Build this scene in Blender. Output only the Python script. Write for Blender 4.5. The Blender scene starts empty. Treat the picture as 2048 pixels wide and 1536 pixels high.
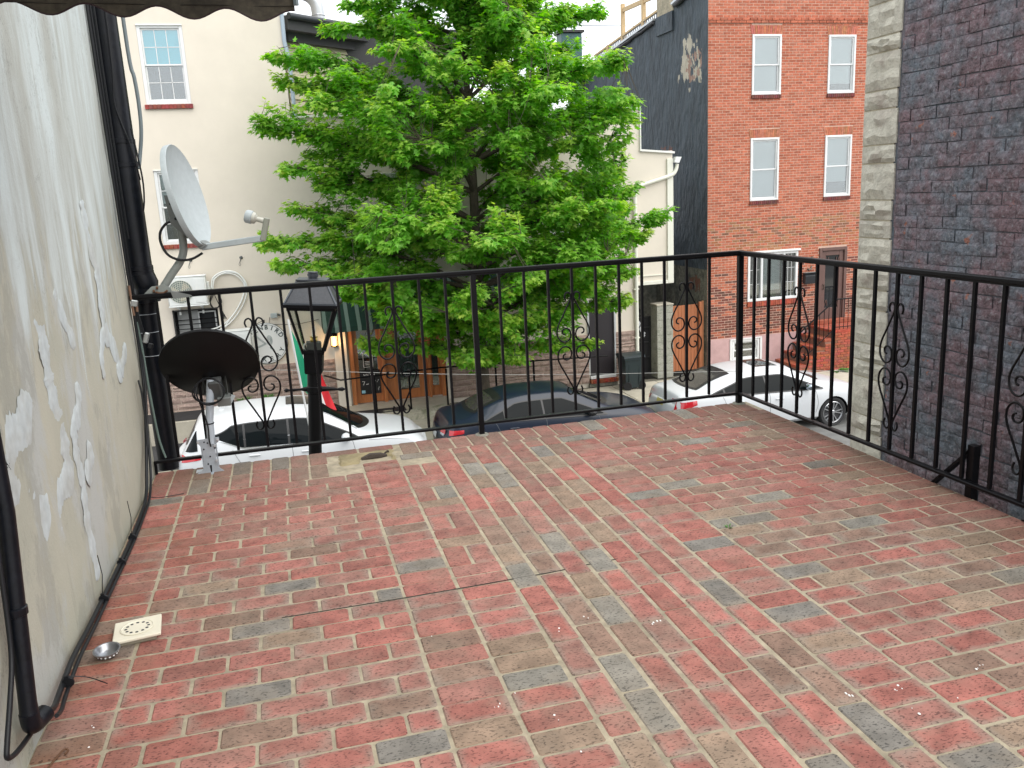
import bpy, bmesh, math, random
import numpy as np
from mathutils import Vector, Matrix, Euler
random.seed(7)
RNG = np.random.default_rng(11)
C = bpy.context.scene.collection
SC = bpy.context.scene
# ---------------------------------------------------------------- camera, sky, sun, exposure
cam = bpy.data.cameras.new('camera'); camo = bpy.data.objects.new('camera', cam); C.objects.link(camo)
camo.location = (0.6186, -4.9300, 1.4665); camo.rotation_euler = (1.3440, 0.0483, -0.2642)
cam.sensor_width = 36.0; cam.lens = 1702.2/2048*36; cam.clip_start = 0.05; cam.clip_end = 600
SC.camera = camo
W = bpy.data.worlds.new('World'); SC.world = W; W.use_nodes = True
nt = W.node_tree; nt.nodes.clear()
sky = nt.nodes.new('ShaderNodeTexSky'); sky.sky_type = 'NISHITA'; sky.sun_disc = False
sky.sun_elevation = math.radians(53); sky.sun_rotation = math.radians(143); sky.air_density = 1.0; sky.dust_density = 4.0
mx = nt.nodes.new('ShaderNodeMixRGB'); mx.inputs[0].default_value = 0.86; mx.inputs[2].default_value = (9.6, 9.9, 10.2, 1)   # cloud cover
bg = nt.nodes.new('ShaderNodeBackground'); bg.inputs[1].default_value = 0.1
wo = nt.nodes.new('ShaderNodeOutputWorld')
nt.links.new(sky.outputs[0], mx.inputs[1]); nt.links.new(mx.outputs[0], bg.inputs[0]); nt.links.new(bg.outputs[0], wo.inputs[0])
sun = bpy.data.lights.new('sun', 'SUN'); sun.energy = 1.5; sun.angle = math.radians(75); sun.color = (1, .96, .9)
suno = bpy.data.objects.new('sun', sun); C.objects.link(suno)
suno.rotation_euler = Vector((-.36, .48, -.80)).to_track_quat('-Z', 'Y').to_euler()   # from behind the camera, right
SC.view_settings.view_transform = 'Standard'; SC.view_settings.look = 'None'; SC.view_settings.gamma = 1
SC.view_settings.use_curve_mapping = False
SC.view_settings.exposure = 1.0
# ---------------------------------------------------------------- materials
MATS = {}
def M(name, col, rough=.6, metal=0., vary=None, bump=None, col2=None, spec=.5, coat=0., aniso=(1,1,1), emit=None, mask=(.45,.6)):
    """plain Principled with optional noise colour variation: vary=(scale, amount), col2 mixed by a noise mask"""
    if name in MATS: return MATS[name]
    m = bpy.data.materials.new(name); m.use_nodes = True; MATS[name] = m
    n = m.node_tree.nodes; l = m.node_tree.links; b = n['Principled BSDF']
    b.inputs['Roughness'].default_value = rough; b.inputs['Metallic'].default_value = metal
    b.inputs['Specular IOR Level'].default_value = spec; b.inputs['Coat Weight'].default_value = coat
    b.inputs['Coat Roughness'].default_value = .04
    c4 = (*col, 1); b.inputs['Base Color'].default_value = c4
    if emit:
        b.inputs['Emission Color'].default_value = (*emit[0], 1); b.inputs['Emission Strength'].default_value = emit[1]
    if vary or bump:
        g = n.new('ShaderNodeNewGeometry'); mp = n.new('ShaderNodeMapping'); mp.inputs['Scale'].default_value = aniso
        l.new(g.outputs['Position'], mp.inputs['Vector'])
    if vary:
        t = n.new('ShaderNodeTexNoise'); t.inputs['Scale'].default_value = vary[0]; t.inputs['Detail'].default_value = 8; t.inputs['Roughness'].default_value = .65
        l.new(mp.outputs[0], t.inputs['Vector'])
        r = n.new('ShaderNodeMapRange'); r.inputs[1].default_value = mask[0] - .15 if not col2 else mask[0]
        r.inputs[2].default_value = mask[1] + .1 if not col2 else mask[1]
        l.new(t.outputs['Fac'], r.inputs[0])
        x = n.new('ShaderNodeMixRGB'); a = vary[1]
        x.inputs[1].default_value = c4 if col2 else tuple(max(0, v*(1-a)) for v in col) + (1,)
        x.inputs[2].default_value = (*col2, 1) if col2 else tuple(min(1, v*(1+a)) for v in col) + (1,)
        l.new(r.outputs[0], x.inputs[0]); l.new(x.outputs[0], b.inputs['Base Color'])
        if col2:
            t2 = n.new('ShaderNodeTexNoise'); t2.inputs['Scale'].default_value = vary[0]*5; t2.inputs['Detail'].default_value = 5
            l.new(mp.outputs[0], t2.inputs['Vector'])
            r2 = n.new('ShaderNodeMapRange'); r2.inputs[3].default_value = 1-a; r2.inputs[4].default_value = 1+a; r2.inputs[1].default_value=.3; r2.inputs[2].default_value=.7
            l.new(t2.outputs['Fac'], r2.inputs[0])
            v = n.new('ShaderNodeMixRGB'); v.blend_type = 'MULTIPLY'; v.inputs[0].default_value = 1
            l.new(x.outputs[0], v.inputs[1]); l.new(r2.outputs[0], v.inputs[2]); l.new(v.outputs[0], b.inputs['Base Color'])
    if bump:
        t = n.new('ShaderNodeTexNoise'); t.inputs['Scale'].default_value = bump[0]; t.inputs['Detail'].default_value = 6
        l.new(mp.outputs[0], t.inputs['Vector'])
        u = n.new('ShaderNodeBump'); u.inputs['Strength'].default_value = bump[1]; u.inputs['Distance'].default_value = bump[2] if len(bump) > 2 else .01
        l.new(t.outputs['Fac'], u.inputs['Height']); l.new(u.outputs[0], b.inputs['Normal'])
    return m
def brick_mat(name, source, speck=.55, rough=.85, pits=True, grime=.35, gcol=(.16,.145,.12), scale=(85,190,120), bumpd=.0025, blotch=.0, rim=False, stain=False):
    """fired clay: colour from the object or from the vertex attribute, dark drag marks, grime"""
    m = bpy.data.materials.new(name); m.use_nodes = True
    n = m.node_tree.nodes; l = m.node_tree.links; b = n['Principled BSDF']; b.inputs['Roughness'].default_value = rough
    b.inputs['Specular IOR Level'].default_value = .3
    if source == 'object':
        s = n.new('ShaderNodeObjectInfo'); base = s.outputs['Color']
    else:
        s = n.new('ShaderNodeVertexColor'); s.layer_name = 'Col'; base = s.outputs['Color']
    g = n.new('ShaderNodeNewGeometry')
    def noise(sc, det=4, vec=None):
        t = n.new('ShaderNodeTexNoise'); t.inputs['Scale'].default_value = 1; t.inputs['Detail'].default_value = det
        mp = n.new('ShaderNodeMapping'); mp.inputs['Scale'].default_value = sc if isinstance(sc, tuple) else (sc,)*3
        l.new(g.outputs['Position'], mp.inputs[0]); l.new(mp.outputs[0], t.inputs['Vector']); return t.outputs['Fac']
    def ramp(f, a, c, lo=0., hi=1.):
        r = n.new('ShaderNodeMapRange'); r.inputs[1].default_value = a; r.inputs[2].default_value = c; r.inputs[3].default_value = lo; r.inputs[4].default_value = hi
        l.new(f, r.inputs[0]); return r.outputs[0]
    def mix(kind, fac, a, c):
        x = n.new('ShaderNodeMixRGB'); x.blend_type = kind
        for i, v in ((0, fac), (1, a), (2, c)):
            if hasattr(v, 'is_linked'): l.new(v, x.inputs[i])
            else: x.inputs[i].default_value = v
        return x.outputs[0]
    col = mix('MULTIPLY', 1., base, ramp(noise(14., 6), .3, .7, .74, 1.24))
    if blotch:
        col = mix('MIX', ramp(noise(9., 2), .52, .66, 0, blotch), col, (*gcol, 1))
    if rim:
        tc = n.new('ShaderNodeTexCoord'); vm = n.new('ShaderNodeVectorMath'); vm.operation = 'SUBTRACT'; vm.inputs[1].default_value = (.5,.5,.5); l.new(tc.outputs['Generated'], vm.inputs[0])
        ab = n.new('ShaderNodeVectorMath'); ab.operation = 'ABSOLUTE'; l.new(vm.outputs[0], ab.inputs[0]); sx = n.new('ShaderNodeSeparateXYZ'); l.new(ab.outputs[0], sx.inputs[0])
        mxm = n.new('ShaderNodeMath'); mxm.operation = 'MAXIMUM'; l.new(sx.outputs[0], mxm.inputs[0]); l.new(sx.outputs[1], mxm.inputs[1])
        an = n.new('ShaderNodeMath'); an.operation = 'MULTIPLY_ADD'; l.new(noise(13., 4), an.inputs[0]); an.inputs[1].default_value = .55; l.new(mxm.outputs[0], an.inputs[2])
        wn = n.new('ShaderNodeMath'); wn.operation = 'GREATER_THAN'; wn.inputs[1].default_value = .42; l.new(s.outputs['Random'], wn.inputs[0])
        mu = n.new('ShaderNodeMath'); mu.operation = 'MULTIPLY'; l.new(ramp(an.outputs[0], .60, .80, 0, .62), mu.inputs[0]); l.new(wn.outputs[0], mu.inputs[1])
        col = mix('MIX', mu.outputs[0], col, (.25,.215,.175,1))
    col = mix('MIX', ramp(noise(2.2, 5), .5, .72, 0, grime), col, (*gcol, 1))
    if stain:                                                            # damp dirt along the open edges, rust bleed along the wall
        sp = n.new('ShaderNodeSeparateXYZ'); l.new(g.outputs['Position'], sp.inputs[0])
        def edge(sock, a, c, sc, lo, hi, amt, tint):
            e = ramp(sock, a, c); ad = n.new('ShaderNodeMath'); ad.operation = 'MULTIPLY'; l.new(e, ad.inputs[0]); l.new(ramp(noise(sc, 5), lo, hi), ad.inputs[1])
            m2 = n.new('ShaderNodeMath'); m2.operation = 'MULTIPLY'; m2.inputs[1].default_value = amt; l.new(ad.outputs[0], m2.inputs[0]); return mix('MIX', m2.outputs[0], col, (*tint, 1))
        col = edge(sp.outputs[0], 2.95, 3.45, 2.6, .30, .58, .72, (.135,.095,.062))
        col = edge(sp.outputs[1], -.75, -.05, 2.1, .40, .62, .55, (.15,.115,.085))
        col = edge(sp.outputs[0], .35, -.10, 3.1, .42, .62, .45, (.20,.075,.035))
        col = edge(sp.outputs[1], -2.4, .2, 1.6, .52, .66, .40, (.145,.115,.09))
    pit = ramp(noise(scale, 2), .57, .64)
    if pits: col = mix('MULTIPLY', pit, col, (1-speck, 1-speck, 1-speck*.97, 1))
    l.new(col, b.inputs['Base Color'])
    u = n.new('ShaderNodeBump'); u.inputs['Strength'].default_value = .55; u.inputs['Distance'].default_value = bumpd
    h = mix('MIX', pit, noise(160., 3), (0, 0, 0, 1))
    l.new(h, u.inputs['Height']); l.new(u.outputs[0], b.inputs['Normal'])
    return m
def glass_mat(name, tint=(.8,.87,.88), refl=.12, ior=1.5):
    m = bpy.data.materials.new(name); m.use_nodes = True; MATS[name] = m
    n = m.node_tree.nodes; l = m.node_tree.links; n.clear()
    t = n.new('ShaderNodeBsdfTransparent'); t.inputs[0].default_value = (*tint, 1)
    gl = n.new('ShaderNodeBsdfGlossy'); gl.inputs['Roughness'].default_value = .03
    fr = n.new('ShaderNodeFresnel'); fr.inputs[0].default_value = ior
    ad = n.new('ShaderNodeMath'); ad.operation = 'ADD'; ad.inputs[1].default_value = refl; ad.use_clamp = True
    mxs = n.new('ShaderNodeMixShader'); o = n.new('ShaderNodeOutputMaterial')
    l.new(fr.outputs[0], ad.inputs[0]); l.new(ad.outputs[0], mxs.inputs[0]); l.new(t.outputs[0], mxs.inputs[1]); l.new(gl.outputs[0], mxs.inputs[2]); l.new(mxs.outputs[0], o.inputs[0])
    return m
# ---------------------------------------------------------------- mesh builder
BASE = {}
def R3(rx=0, ry=0, rz=0): return Euler((math.radians(rx), math.radians(ry), math.radians(rz))).to_matrix()
class MB:
    def __init__(s): s.v = []; s.f = []; s.mi = []; s.fc = []
    def add(s, vs, fs, mi=0, col=None):
        o = len(s.v); s.v += [tuple(x) for x in vs]
        for f in fs: s.f.append(tuple(i+o for i in f)); s.mi.append(mi); s.fc.append(col)
        return s
    def box(s, c, d, rot=None, mi=0, b=0., col=None):
        hx, hy, hz = d[0]/2, d[1]/2, d[2]/2; c = Vector(c)
        if b <= 0:
            vs = [Vector((x*hx, y*hy, z*hz)) for x in (-1,1) for y in (-1,1) for z in (-1,1)]
            fs = [(0,1,3,2),(4,6,7,5),(0,4,5,1),(2,3,7,6),(0,2,6,4),(1,5,7,3)]
        else:
            b = min(b, hx*.9, hy*.9, hz*.9); vs = []; idx = {}
            for x in (-1,1):
                for y in (-1,1):
                    for z in (-1,1):
                        for a in range(3):
                            q = [x*(hx-b), y*(hy-b), z*(hz-b)]; q[a] = (x*hx, y*hy, z*hz)[a]
                            idx[x,y,z,a] = len(vs); vs.append(Vector(q))
            fs = []
            for a in range(3):
                u, w = [k for k in range(3) if k != a]
                for sg in (-1,1):
                    loop = []
                    for p_, q_ in ((-1,-1),(1,-1),(1,1),(-1,1)):
                        k = [0,0,0]; k[a] = sg; k[u] = p_; k[w] = q_; loop.append(idx[k[0],k[1],k[2],a])
                    fs.append(tuple(loop if sg*(1 if a != 1 else -1) > 0 else loop[::-1]))
                for p_ in (-1,1):
                    for q_ in (-1,1):
                        k0 = [0,0,0]; k1 = [0,0,0]; k0[a] = -1; k1[a] = 1
                        for k in (k0, k1): k[u] = p_; k[w] = q_
                        fs.append((idx[(*k0, u)], idx[(*k1, u)], idx[(*k1, w)], idx[(*k0, w)]))
            for x in (-1,1):
                for y in (-1,1):
                    for z in (-1,1): fs.append(tuple(idx[x,y,z,a] for a in range(3)))
        if rot is not None: vs = [rot @ v for v in vs]
        return s.add([v+c for v in vs], fs, mi, col)
    def bar(s, p0, p1, w, h, up=(0,0,1), mi=0, b=0.):
        p0, p1 = Vector(p0), Vector(p1); d = p1-p0; L = d.length; x = d.normalized(); up = Vector(up)
        y = up.cross(x)
        if y.length < 1e-4: y = Vector((0,1,0)).cross(x)
        y.normalize(); z = x.cross(y); rot = Matrix((x, y, z)).transposed()
        return s.box((p0+p1)/2, (L, w, h), rot, mi, b)
    def tube(s, pts, r, n=8, mi=0, cap=True, closed=False, flat=None):
        pts = [Vector(p) for p in pts]; N = len(pts); rs = [float(q) for q in r] if hasattr(r, '__len__') else [float(r)]*N
        vs = []; prev = None
        for i, p in enumerate(pts):
            a = pts[i-1] if (i or closed) else pts[i]; c = pts[(i+1) % N] if (i < N-1 or closed) else pts[i]
            t = (c-a).normalized() if (c-a).length > 1e-9 else Vector((0,0,1))
            if prev is None:
                q = Vector((0,0,1)) if abs(t.z) < .9 else Vector((1,0,0))
                if flat is not None: q = Vector(flat)
                u = t.cross(q).normalized()
            else:
                u = prev - t*prev.dot(t); u.normalize()
            prev = u; w = t.cross(u)
            for k in range(n):
                an = 2*math.pi*k/n; vs.append(p + rs[i]*(math.cos(an)*u + math.sin(an)*w))
        fs = []
        for i in range(N if closed else N-1):
            j = (i+1) % N
            for k in range(n): fs.append((i*n+k, i*n+(k+1)%n, j*n+(k+1)%n, j*n+k))
        if cap and not closed: fs += [tuple(range(n))[::-1], tuple((N-1)*n+k for k in range(n))]
        return s.add(vs, fs, mi)
    def lathe(s, prof, n=24, mat=None, mi=0, sx=1., sy=1., cap=True):
        mat = mat or Matrix(); vs = []; fs = []; N = len(prof)
        for r, z in prof:
            for k in range(n):
                an = 2*math.pi*k/n; vs.append(mat @ Vector((r*sx*math.cos(an), r*sy*math.sin(an), z)))
        for i in range(N-1):
            for k in range(n): fs.append((i*n+k, i*n+(k+1)%n, (i+1)*n+(k+1)%n, (i+1)*n+k))
        if cap and prof[0][0] > 1e-6: fs.append(tuple(range(n))[::-1])
        if cap and prof[-1][0] > 1e-6: fs.append(tuple((N-1)*n+k for k in range(n)))
        return s.add(vs, fs, mi)
    def prism(s, poly, fn, d, mi=0):
        """polygon of (a,b) extruded: fn(a,b,t) -> point, t in 0..d"""
        n = len(poly); vs = [fn(a, b_, 0) for a, b_ in poly] + [fn(a, b_, d) for a, b_ in poly]
        fs = [tuple(range(n))[::-1], tuple(range(n, 2*n))] + [(i, (i+1)%n, (i+1)%n+n, i+n) for i in range(n)]
        return s.add(vs, fs, mi)
    def grid(s, P, mi=0, closed_u=False):
        """P[i][j] points"""
        a, b_ = len(P), len(P[0]); vs = [q for r in P for q in r]; fs = []
        for i in range(a-1):
            for j in range(b_-1): fs.append((i*b_+j, i*b_+j+1, (i+1)*b_+j+1, (i+1)*b_+j))
        return s.add(vs, fs, mi)
    def mesh(s, name, mats, base=(0,0,0), smooth=None):
        me = bpy.data.meshes.new(name); b = Vector(base)
        me.from_pydata([tuple(Vector(v)-b) for v in s.v], [], s.f)
        for m in (mats if isinstance(mats, (list, tuple)) else [mats]): me.materials.append(m)
        if len(me.materials) > 1: me.polygons.foreach_set('material_index', s.mi)
        if any(c is not None for c in s.fc):
            ca = me.color_attributes.new('Col', 'FLOAT_COLOR', 'CORNER'); arr = []
            for f, c in zip(s.f, s.fc): arr += [*(c or (1,1,1)), 1.]*len(f)
            ca.data.foreach_set('color', arr)
        bm = bmesh.new(); bm.from_mesh(me); bmesh.ops.recalc_face_normals(bm, faces=bm.faces); bm.to_mesh(me); bm.free()
        if smooth is not None:
            me.polygons.foreach_set('use_smooth', [True]*len(me.polygons)); me.set_sharp_from_angle(angle=math.radians(smooth))
        return me
    def build(s, name, mats, parent=None, smooth=None, at=None, **props):
        base = BASE.get(parent.name, (0,0,0)) if parent else (at or (0,0,0))
        o = bpy.data.objects.new(name, s.mesh(name, mats, base, smooth)); C.objects.link(o)
        if parent: o.parent = parent; BASE[o.name] = base
        else: o.location = base; BASE[o.name] = base
        for k, v in props.items(): o[k] = v
        return o
def thing(name, label, cat, loc=(0,0,0), group=None):
    o = bpy.data.objects.new(name, None); C.objects.link(o); o.location = loc; o.empty_display_size = .1
    o['label'] = label; o['category'] = cat; BASE[o.name] = tuple(loc)
    if group: o['group'] = group
    return o
def tag(o, label, cat, group=None):
    o['label'] = label; o['category'] = cat
    if group: o['group'] = group
    return o
def inst(name, me, parent, loc=(0,0,0), rot=None, scale=None, color=None):
    o = bpy.data.objects.new(name, me); C.objects.link(o); o.parent = parent
    b = Vector(BASE.get(parent.name, (0,0,0))); o.location = Vector(loc)-b
    if rot: o.rotation_euler = rot
    if scale: o.scale = scale
    if color: o.color = (*color, 1)
    return o
def smooth_path(pts, k=4):
    """Catmull-Rom through the points"""
    P = [Vector(p) for p in pts]; out = []
    for i in range(len(P)-1):
        a, b, c, d = P[max(i-1,0)], P[i], P[i+1], P[min(i+2,len(P)-1)]
        for j in range(k):
            t = j/k; out.append(.5*((2*b)+(c-a)*t+(2*a-5*b+4*c-d)*t*t+(3*b-a-3*c+d)*t**3))
    out.append(P[-1]); return out
def wall_cells(mb, x0, x1, z0, z1, y0, y1, holes, mi=0, col=None, profile=None):
    """wall slab in the XZ plane (front at y0, back at y1) with rectangular holes; profile(x) caps the height"""
    xs = sorted({x0, x1, *[v for h in holes for v in h[:2] if x0 < v < x1]}); zs = sorted({z0, z1, *[v for h in holes for v in h[2:] if z0 < v < z1]})
    if profile: xs = sorted({*xs, *[v for v in profile[0] if x0 < v < x1]}); zs = sorted({*zs, *[v for v in profile[1] if z0 < v < z1]})
    def solid(i, k):
        if not (0 <= i < len(xs)-1 and 0 <= k < len(zs)-1): return False
        x, z = (xs[i]+xs[i+1])/2, (zs[k]+zs[k+1])/2
        if profile and z > profile[2](x): return False
        return not any(h[0] < x < h[1] and h[2] < z < h[3] for h in holes)
    for i in range(len(xs)-1):
        for k in range(len(zs)-1):
            if not solid(i, k): continue
            a, b, c, d = xs[i], xs[i+1], zs[k], zs[k+1]
            mb.add([(a,y0,c),(b,y0,c),(b,y0,d),(a,y0,d)], [(0,1,2,3)], mi, col)
            mb.add([(a,y1,c),(b,y1,c),(b,y1,d),(a,y1,d)], [(3,2,1,0)], mi, col)
            for di, dk, q in ((-1,0,[(a,y0,c),(a,y0,d),(a,y1,d),(a,y1,c)]),(1,0,[(b,y0,c),(b,y1,c),(b,y1,d),(b,y0,d)]),(0,-1,[(a,y0,c),(a,y1,c),(b,y1,c),(b,y0,c)]),(0,1,[(a,y0,d),(b,y0,d),(b,y1,d),(a,y1,d)])):
                if not solid(i+di, k+dk): mb.add(q, [(0,1,2,3)], mi, col)
    return mb
def rockface(w, h, d, nx=5, nz=3, amp=.012, edge=.35):
    """one hammered stone: returns verts, faces in local (x along w, y outward = -y, z up)"""
    vs, fs = [], []
    for i in range(nx+1):
        for k in range(nz+1):
            x = w*i/nx; z = h*k/nz; rim = i in (0, nx) or k in (0, nz)
            y = -d*edge if rim else -d - random.uniform(-amp, amp)*1.0
            if not rim: x += random.uniform(-.25,.25)*w/nx; z += random.uniform(-.25,.25)*h/nz
            vs.append((x, y, z))
    for i in range(nx):
        for k in range(nz):
            a = i*(nz+1)+k; fs.append((a, a+nz+1, a+nz+2, a+1))
    rim = [i*(nz+1) for i in range(nx+1)] + [nx*(nz+1)+k for k in range(1, nz+1)] + [i*(nz+1)+nz for i in range(nx-1, -1, -1)] + [k for k in range(nz-1, 0, -1)]
    o = len(vs); vs += [(vs[r][0], 0.0, vs[r][2]) for r in rim]
    for j in range(len(rim)): fs.append((rim[j], o+j, o+(j+1) % len(rim), rim[(j+1) % len(rim)]))
    return vs, fs
# ================================================================ setting: ground, street, pavements
ZR, ZS = -3.97, -3.82
asphalt = M('asphalt', (.13,.13,.125), .9, vary=(3., .22), bump=(160, .5, .006))
concrete = M('concrete', (.40,.37,.30), .9, vary=(2.2, .16), bump=(60, .35, .004))
conc_dark = M('old_concrete', (.24,.225,.19), .92, vary=(3., .3), bump=(40, .5, .008), col2=(.14,.15,.11), mask=(.42,.62))
kerbm = M('kerb_stone', (.36,.34,.27), .9, vary=(4., .2), bump=(50, .5, .006), col2=(.20,.20,.13), mask=(.45,.65))
MB().box((3, 12, -4.47), (160, 160, 1.0)).build('ground', M('soil', (.12,.115,.1), .95, vary=(1.,.2)), kind='structure')
MB().box((3, 7.55, ZR-.02), (90, 9.9, .08)).build('street', asphalt, kind='structure')
side = MB().box((3, 14.5, ZS-.3), (90, 3.4, .56)).build('far_pavement', M('joint_dirt', (.12,.11,.085), .95), kind='structure')
MB().box((3, .95, ZS-.3), (90, 3.2, .6)).build('near_pavement', concrete, kind='structure')
k = MB(); x = -12.
while x < 24:
    k.box((x+1.0, 12.72, ZS-.13), (1.985, .16, .34), b=.015); x += 2.0
k.build('kerb', kerbm, side)
for i in range(26):
    for j in range(2):
        if -8 < i*1.25-10 < 20:
            MB().box((i*1.25-10+.6, 13.55+j*1.5, ZS-.02+random.uniform(-.003,.003)), (1.235, 1.485, .06), b=.006).build('pavement_slab', concrete, side)
MB().box((-5.6, 13.93, ZS+.0175), (11.2, 2.2, .012)).build('asphalt_apron', M('fresh_asphalt', (.03,.03,.032), .9, vary=(4.,.25), bump=(120,.5,.005)), side)
# ================================================================ terrace with its paving bricks
L = .205
mortar = M('mortar', (.325,.28,.20), .95, vary=(5., .2), bump=(140, .6, .004), col2=(.215,.185,.13), mask=(.45,.68))
terrace = MB().box((1.65, -2.75, -.2885), (3.69, 5.48, .582)).build('terrace', mortar, kind='structure')
MB().box((1.65, -2.85, -2.28), (3.60, 5.28, 3.37)).build('terrace_wall', M('terrace_stucco', (.42,.38,.31), .9, vary=(2,.15), bump=(40,.4)), terrace)
RIB={
 'S0':[(-1.739,1.457),(-1.735,1.416),(-1.736,1.376),(-1.723,1.341),(-1.747,1.246),(-1.761,1.128),(-1.762,1.029),(-1.768,0.920),(-1.765,0.865),(-1.744,0.784),(-1.721,0.692),(-1.717,0.612),(-1.664,0.544),(-1.589,0.513)],
 'S1':[(-1.661,0.549),(-1.844,0.536),(-1.971,0.522),(-1.990,0.485),(-1.986,0.392),(-1.963,0.306),(-1.978,0.193),(-1.960,0.106),(-1.961,0.041)],
 'S2':[(-1.385,0.812),(-1.458,0.714),(-1.547,0.684),(-1.579,0.617),(-1.579,0.549),(-1.562,0.457),(-1.583,0.382),(-1.591,0.301),(-1.578,0.188),(-1.570,0.076)],
 'S3':[(-1.509,1.189),(-1.472,1.113),(-1.389,1.005),(-1.335,0.951)],
 'S4':[(-0.816,1.504),(-0.805,1.426),(-0.775,1.288),(-0.724,1.198),(-0.738,1.067),(-0.751,0.936),(-0.668,0.858),(-0.560,0.755),(-0.599,0.648)],
 'S5':[(-0.751,0.936),(-0.975,0.894),(-1.098,0.829),(-1.046,0.737)],
 'S6':[(-2.002,0.886),(-2.130,0.834),(-2.263,0.810),(-2.342,0.775),(-2.305,0.717),(-2.179,0.619),(-2.046,0.506),(-1.982,0.447)],
 'S7':[(-0.306,0.784),(-0.429,0.729),(-0.537,0.687)],
 'S8':[(-1.344,0.550),(-1.427,0.492),(-1.500,0.444)],
}
DROP=[(2.22,-3.07),(2.18,-3.09),(2.20,-3.10),(2.05,-3.06),(2.06,-3.08),(2.50,-3.08),(2.48,-3.08),(2.31,-3.17),(2.18,-3.19),(1.08,-2.79),(1.08,-2.80),(1.14,-2.75),(1.23,-2.89),(1.23,-3.04),(1.50,-2.38),(1.39,-2.44),(0.97,-2.34),(1.72,-2.48),(1.70,-2.51),(-0.05,-2.50),(-0.05,-2.60),(3.12,-0.65),(3.17,-0.63),(3.03,-0.71)]
BRL = [(t[0], *map(float, t[1:].split(","))) for t in """D0.32,-0.12 D0.43,-0.11 D0.52,-0.11 B0.23,-0.12 B0.11,-0.18 G0.06,-0.31 B0.66,-0.34 B1.23,-0.09 G1.24,-0.31 B-0.09,-0.30 G-0.09,-0.48 T0.31,-0.80 B0.71,-0.84 D0.62,-1.13 B-0.08,-0.90 B0.22,-1.09 T0.82,-1.35 B0.42,-1.32 D0.10,-1.39 B0.20,-1.51 B0.70,-1.45 B1.03,-1.39 D0.42,-1.72 D0.62,-1.73 B0.82,-1.74 B0.10,-1.60 T0.30,-1.62 D0.82,-1.94 D0.62,-1.92 T0.30,-1.80 B0.10,-1.79 B0.41,-1.91 D1.01,-1.79 D0.51,-2.02 B0.34,-2.00 G1.25,-0.29 B1.50,-0.43 G1.50,-0.65 G1.61,-0.73 G1.62,-0.93 T1.61,-1.13 T1.50,-0.85 D1.94,-0.55 B1.97,-0.34 B2.04,-0.48 G1.27,-0.92 T1.22,-1.06 T1.84,-1.11 T1.93,-1.15 T1.83,-1.30 T1.92,-1.34 T1.93,-0.73 T1.82,-0.71 B1.50,-1.45 T1.23,-1.55 B1.02,-1.38 B1.38,-1.58 T1.39,-1.77 G1.38,-1.93 T1.38,-2.02 G1.61,-1.73 T1.81,-1.73 B1.49,-1.65 B1.50,-1.86 D1.01,-1.77 T1.61,-2.14 D0.90,-1.95 G1.71,-2.03 T2.21,-0.93 G2.18,-1.37 B2.19,-1.57 G2.20,-0.34 G2.39,-0.19 D3.09,-0.29 G2.99,-0.20 G3.10,-0.51 T3.10,-0.70 T3.22,-0.80 T2.89,-0.71 G2.71,-0.72 B2.83,-0.84 T2.90,-0.92 T2.63,-0.53 B3.00,-1.24 D3.26,-1.34 G2.39,-1.25 B2.48,-1.36 T2.34,-1.15 G2.71,-1.56 T2.40,-1.67 D2.50,-1.78 G2.34,-1.79 T3.12,-1.54 T3.21,-1.65 T3.28,-1.75 G2.90,-1.98 T2.40,-1.88 B2.79,-1.88 B3.02,-1.87 B3.23,-1.86 B2.51,-1.99 B2.80,-2.09 B2.70,-1.98 B2.40,-2.10 D2.19,-1.97 D2.39,-2.32 T3.11,-2.18 T3.21,-2.29 T3.11,-2.39 B2.71,-2.41 T2.50,-2.41 B3.00,-2.51 T2.80,-2.50 G3.09,-2.59 T2.82,-2.72 D2.03,-2.33 B2.90,-2.62 D2.19,-2.59 T2.19,-2.79 B2.03,-2.75 B1.92,-2.82 T2.76,-2.91 B2.55,-2.99 B0.99,-2.37 G1.17,-2.65 T1.23,-2.47 B1.03,-2.57 T1.23,-2.55 B0.86,-2.69 T1.03,-2.85 T1.23,-2.95 D0.79,-2.86 G1.50,-2.69 T1.61,-2.14 G1.60,-2.36 G1.50,-2.87 B1.63,-2.59 B1.50,-2.27 B1.49,-2.50 T1.39,-3.14 G1.52,-2.88 T1.61,-3.15 D2.04,-3.18 D2.20,-3.38 T2.34,-3.33 B2.51,-3.03 B2.56,-3.11 B1.93,-2.84 B2.00,-2.96 D1.83,-3.30 D0.10,-1.41 B0.20,-1.51 B0.20,-2.34 D0.48,-2.45 T0.31,-2.65 T0.42,-2.12 D0.31,-2.05 D0.47,-2.05 G-0.10,-2.08 G-0.15,-1.82 B-0.10,-2.57 B0.47,-2.65""".split()]
def in_list(cx, cy, w, d):
    for t, x, y in BRL:
        if abs(x-cx) < w/2 and abs(y-cy) < d/2: return t
    return None
lay = []                      # (cx, cy, w, d)
JW = .0105                     # joint
def put(x0, x1, y0, y1, jx=JW, jy=JW): lay.append(((x0+x1)/2, (y0+y1)/2, x1-x0-jx, y1-y0-jy))
Y0, RP = -.4724, .1025
yend = -4.6
# front border: headers on edge, then a second row of headers over the left bay
x = -.195; i = 0
while x < 3.49:
    if not (.72 < x < 1.12): put(x, min(x+.1045, 3.495), -.235, -.004)
    x += .1045
x = -.195
while x < .74: put(x, x+.104, Y0, -.235); x += .104
put(.735, .925, -.105, -.004); put(.925, 1.135, -.105, -.004); put(4.5*L, 5.5*L, -.468, -.372, .013, .006); put(4.5*L, 5.5*L, -.370, -.318, .013, .006); put(1.14, 1.33, -.34, -.235); put(1.325, 1.428, Y0+.02, -.235)
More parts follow.
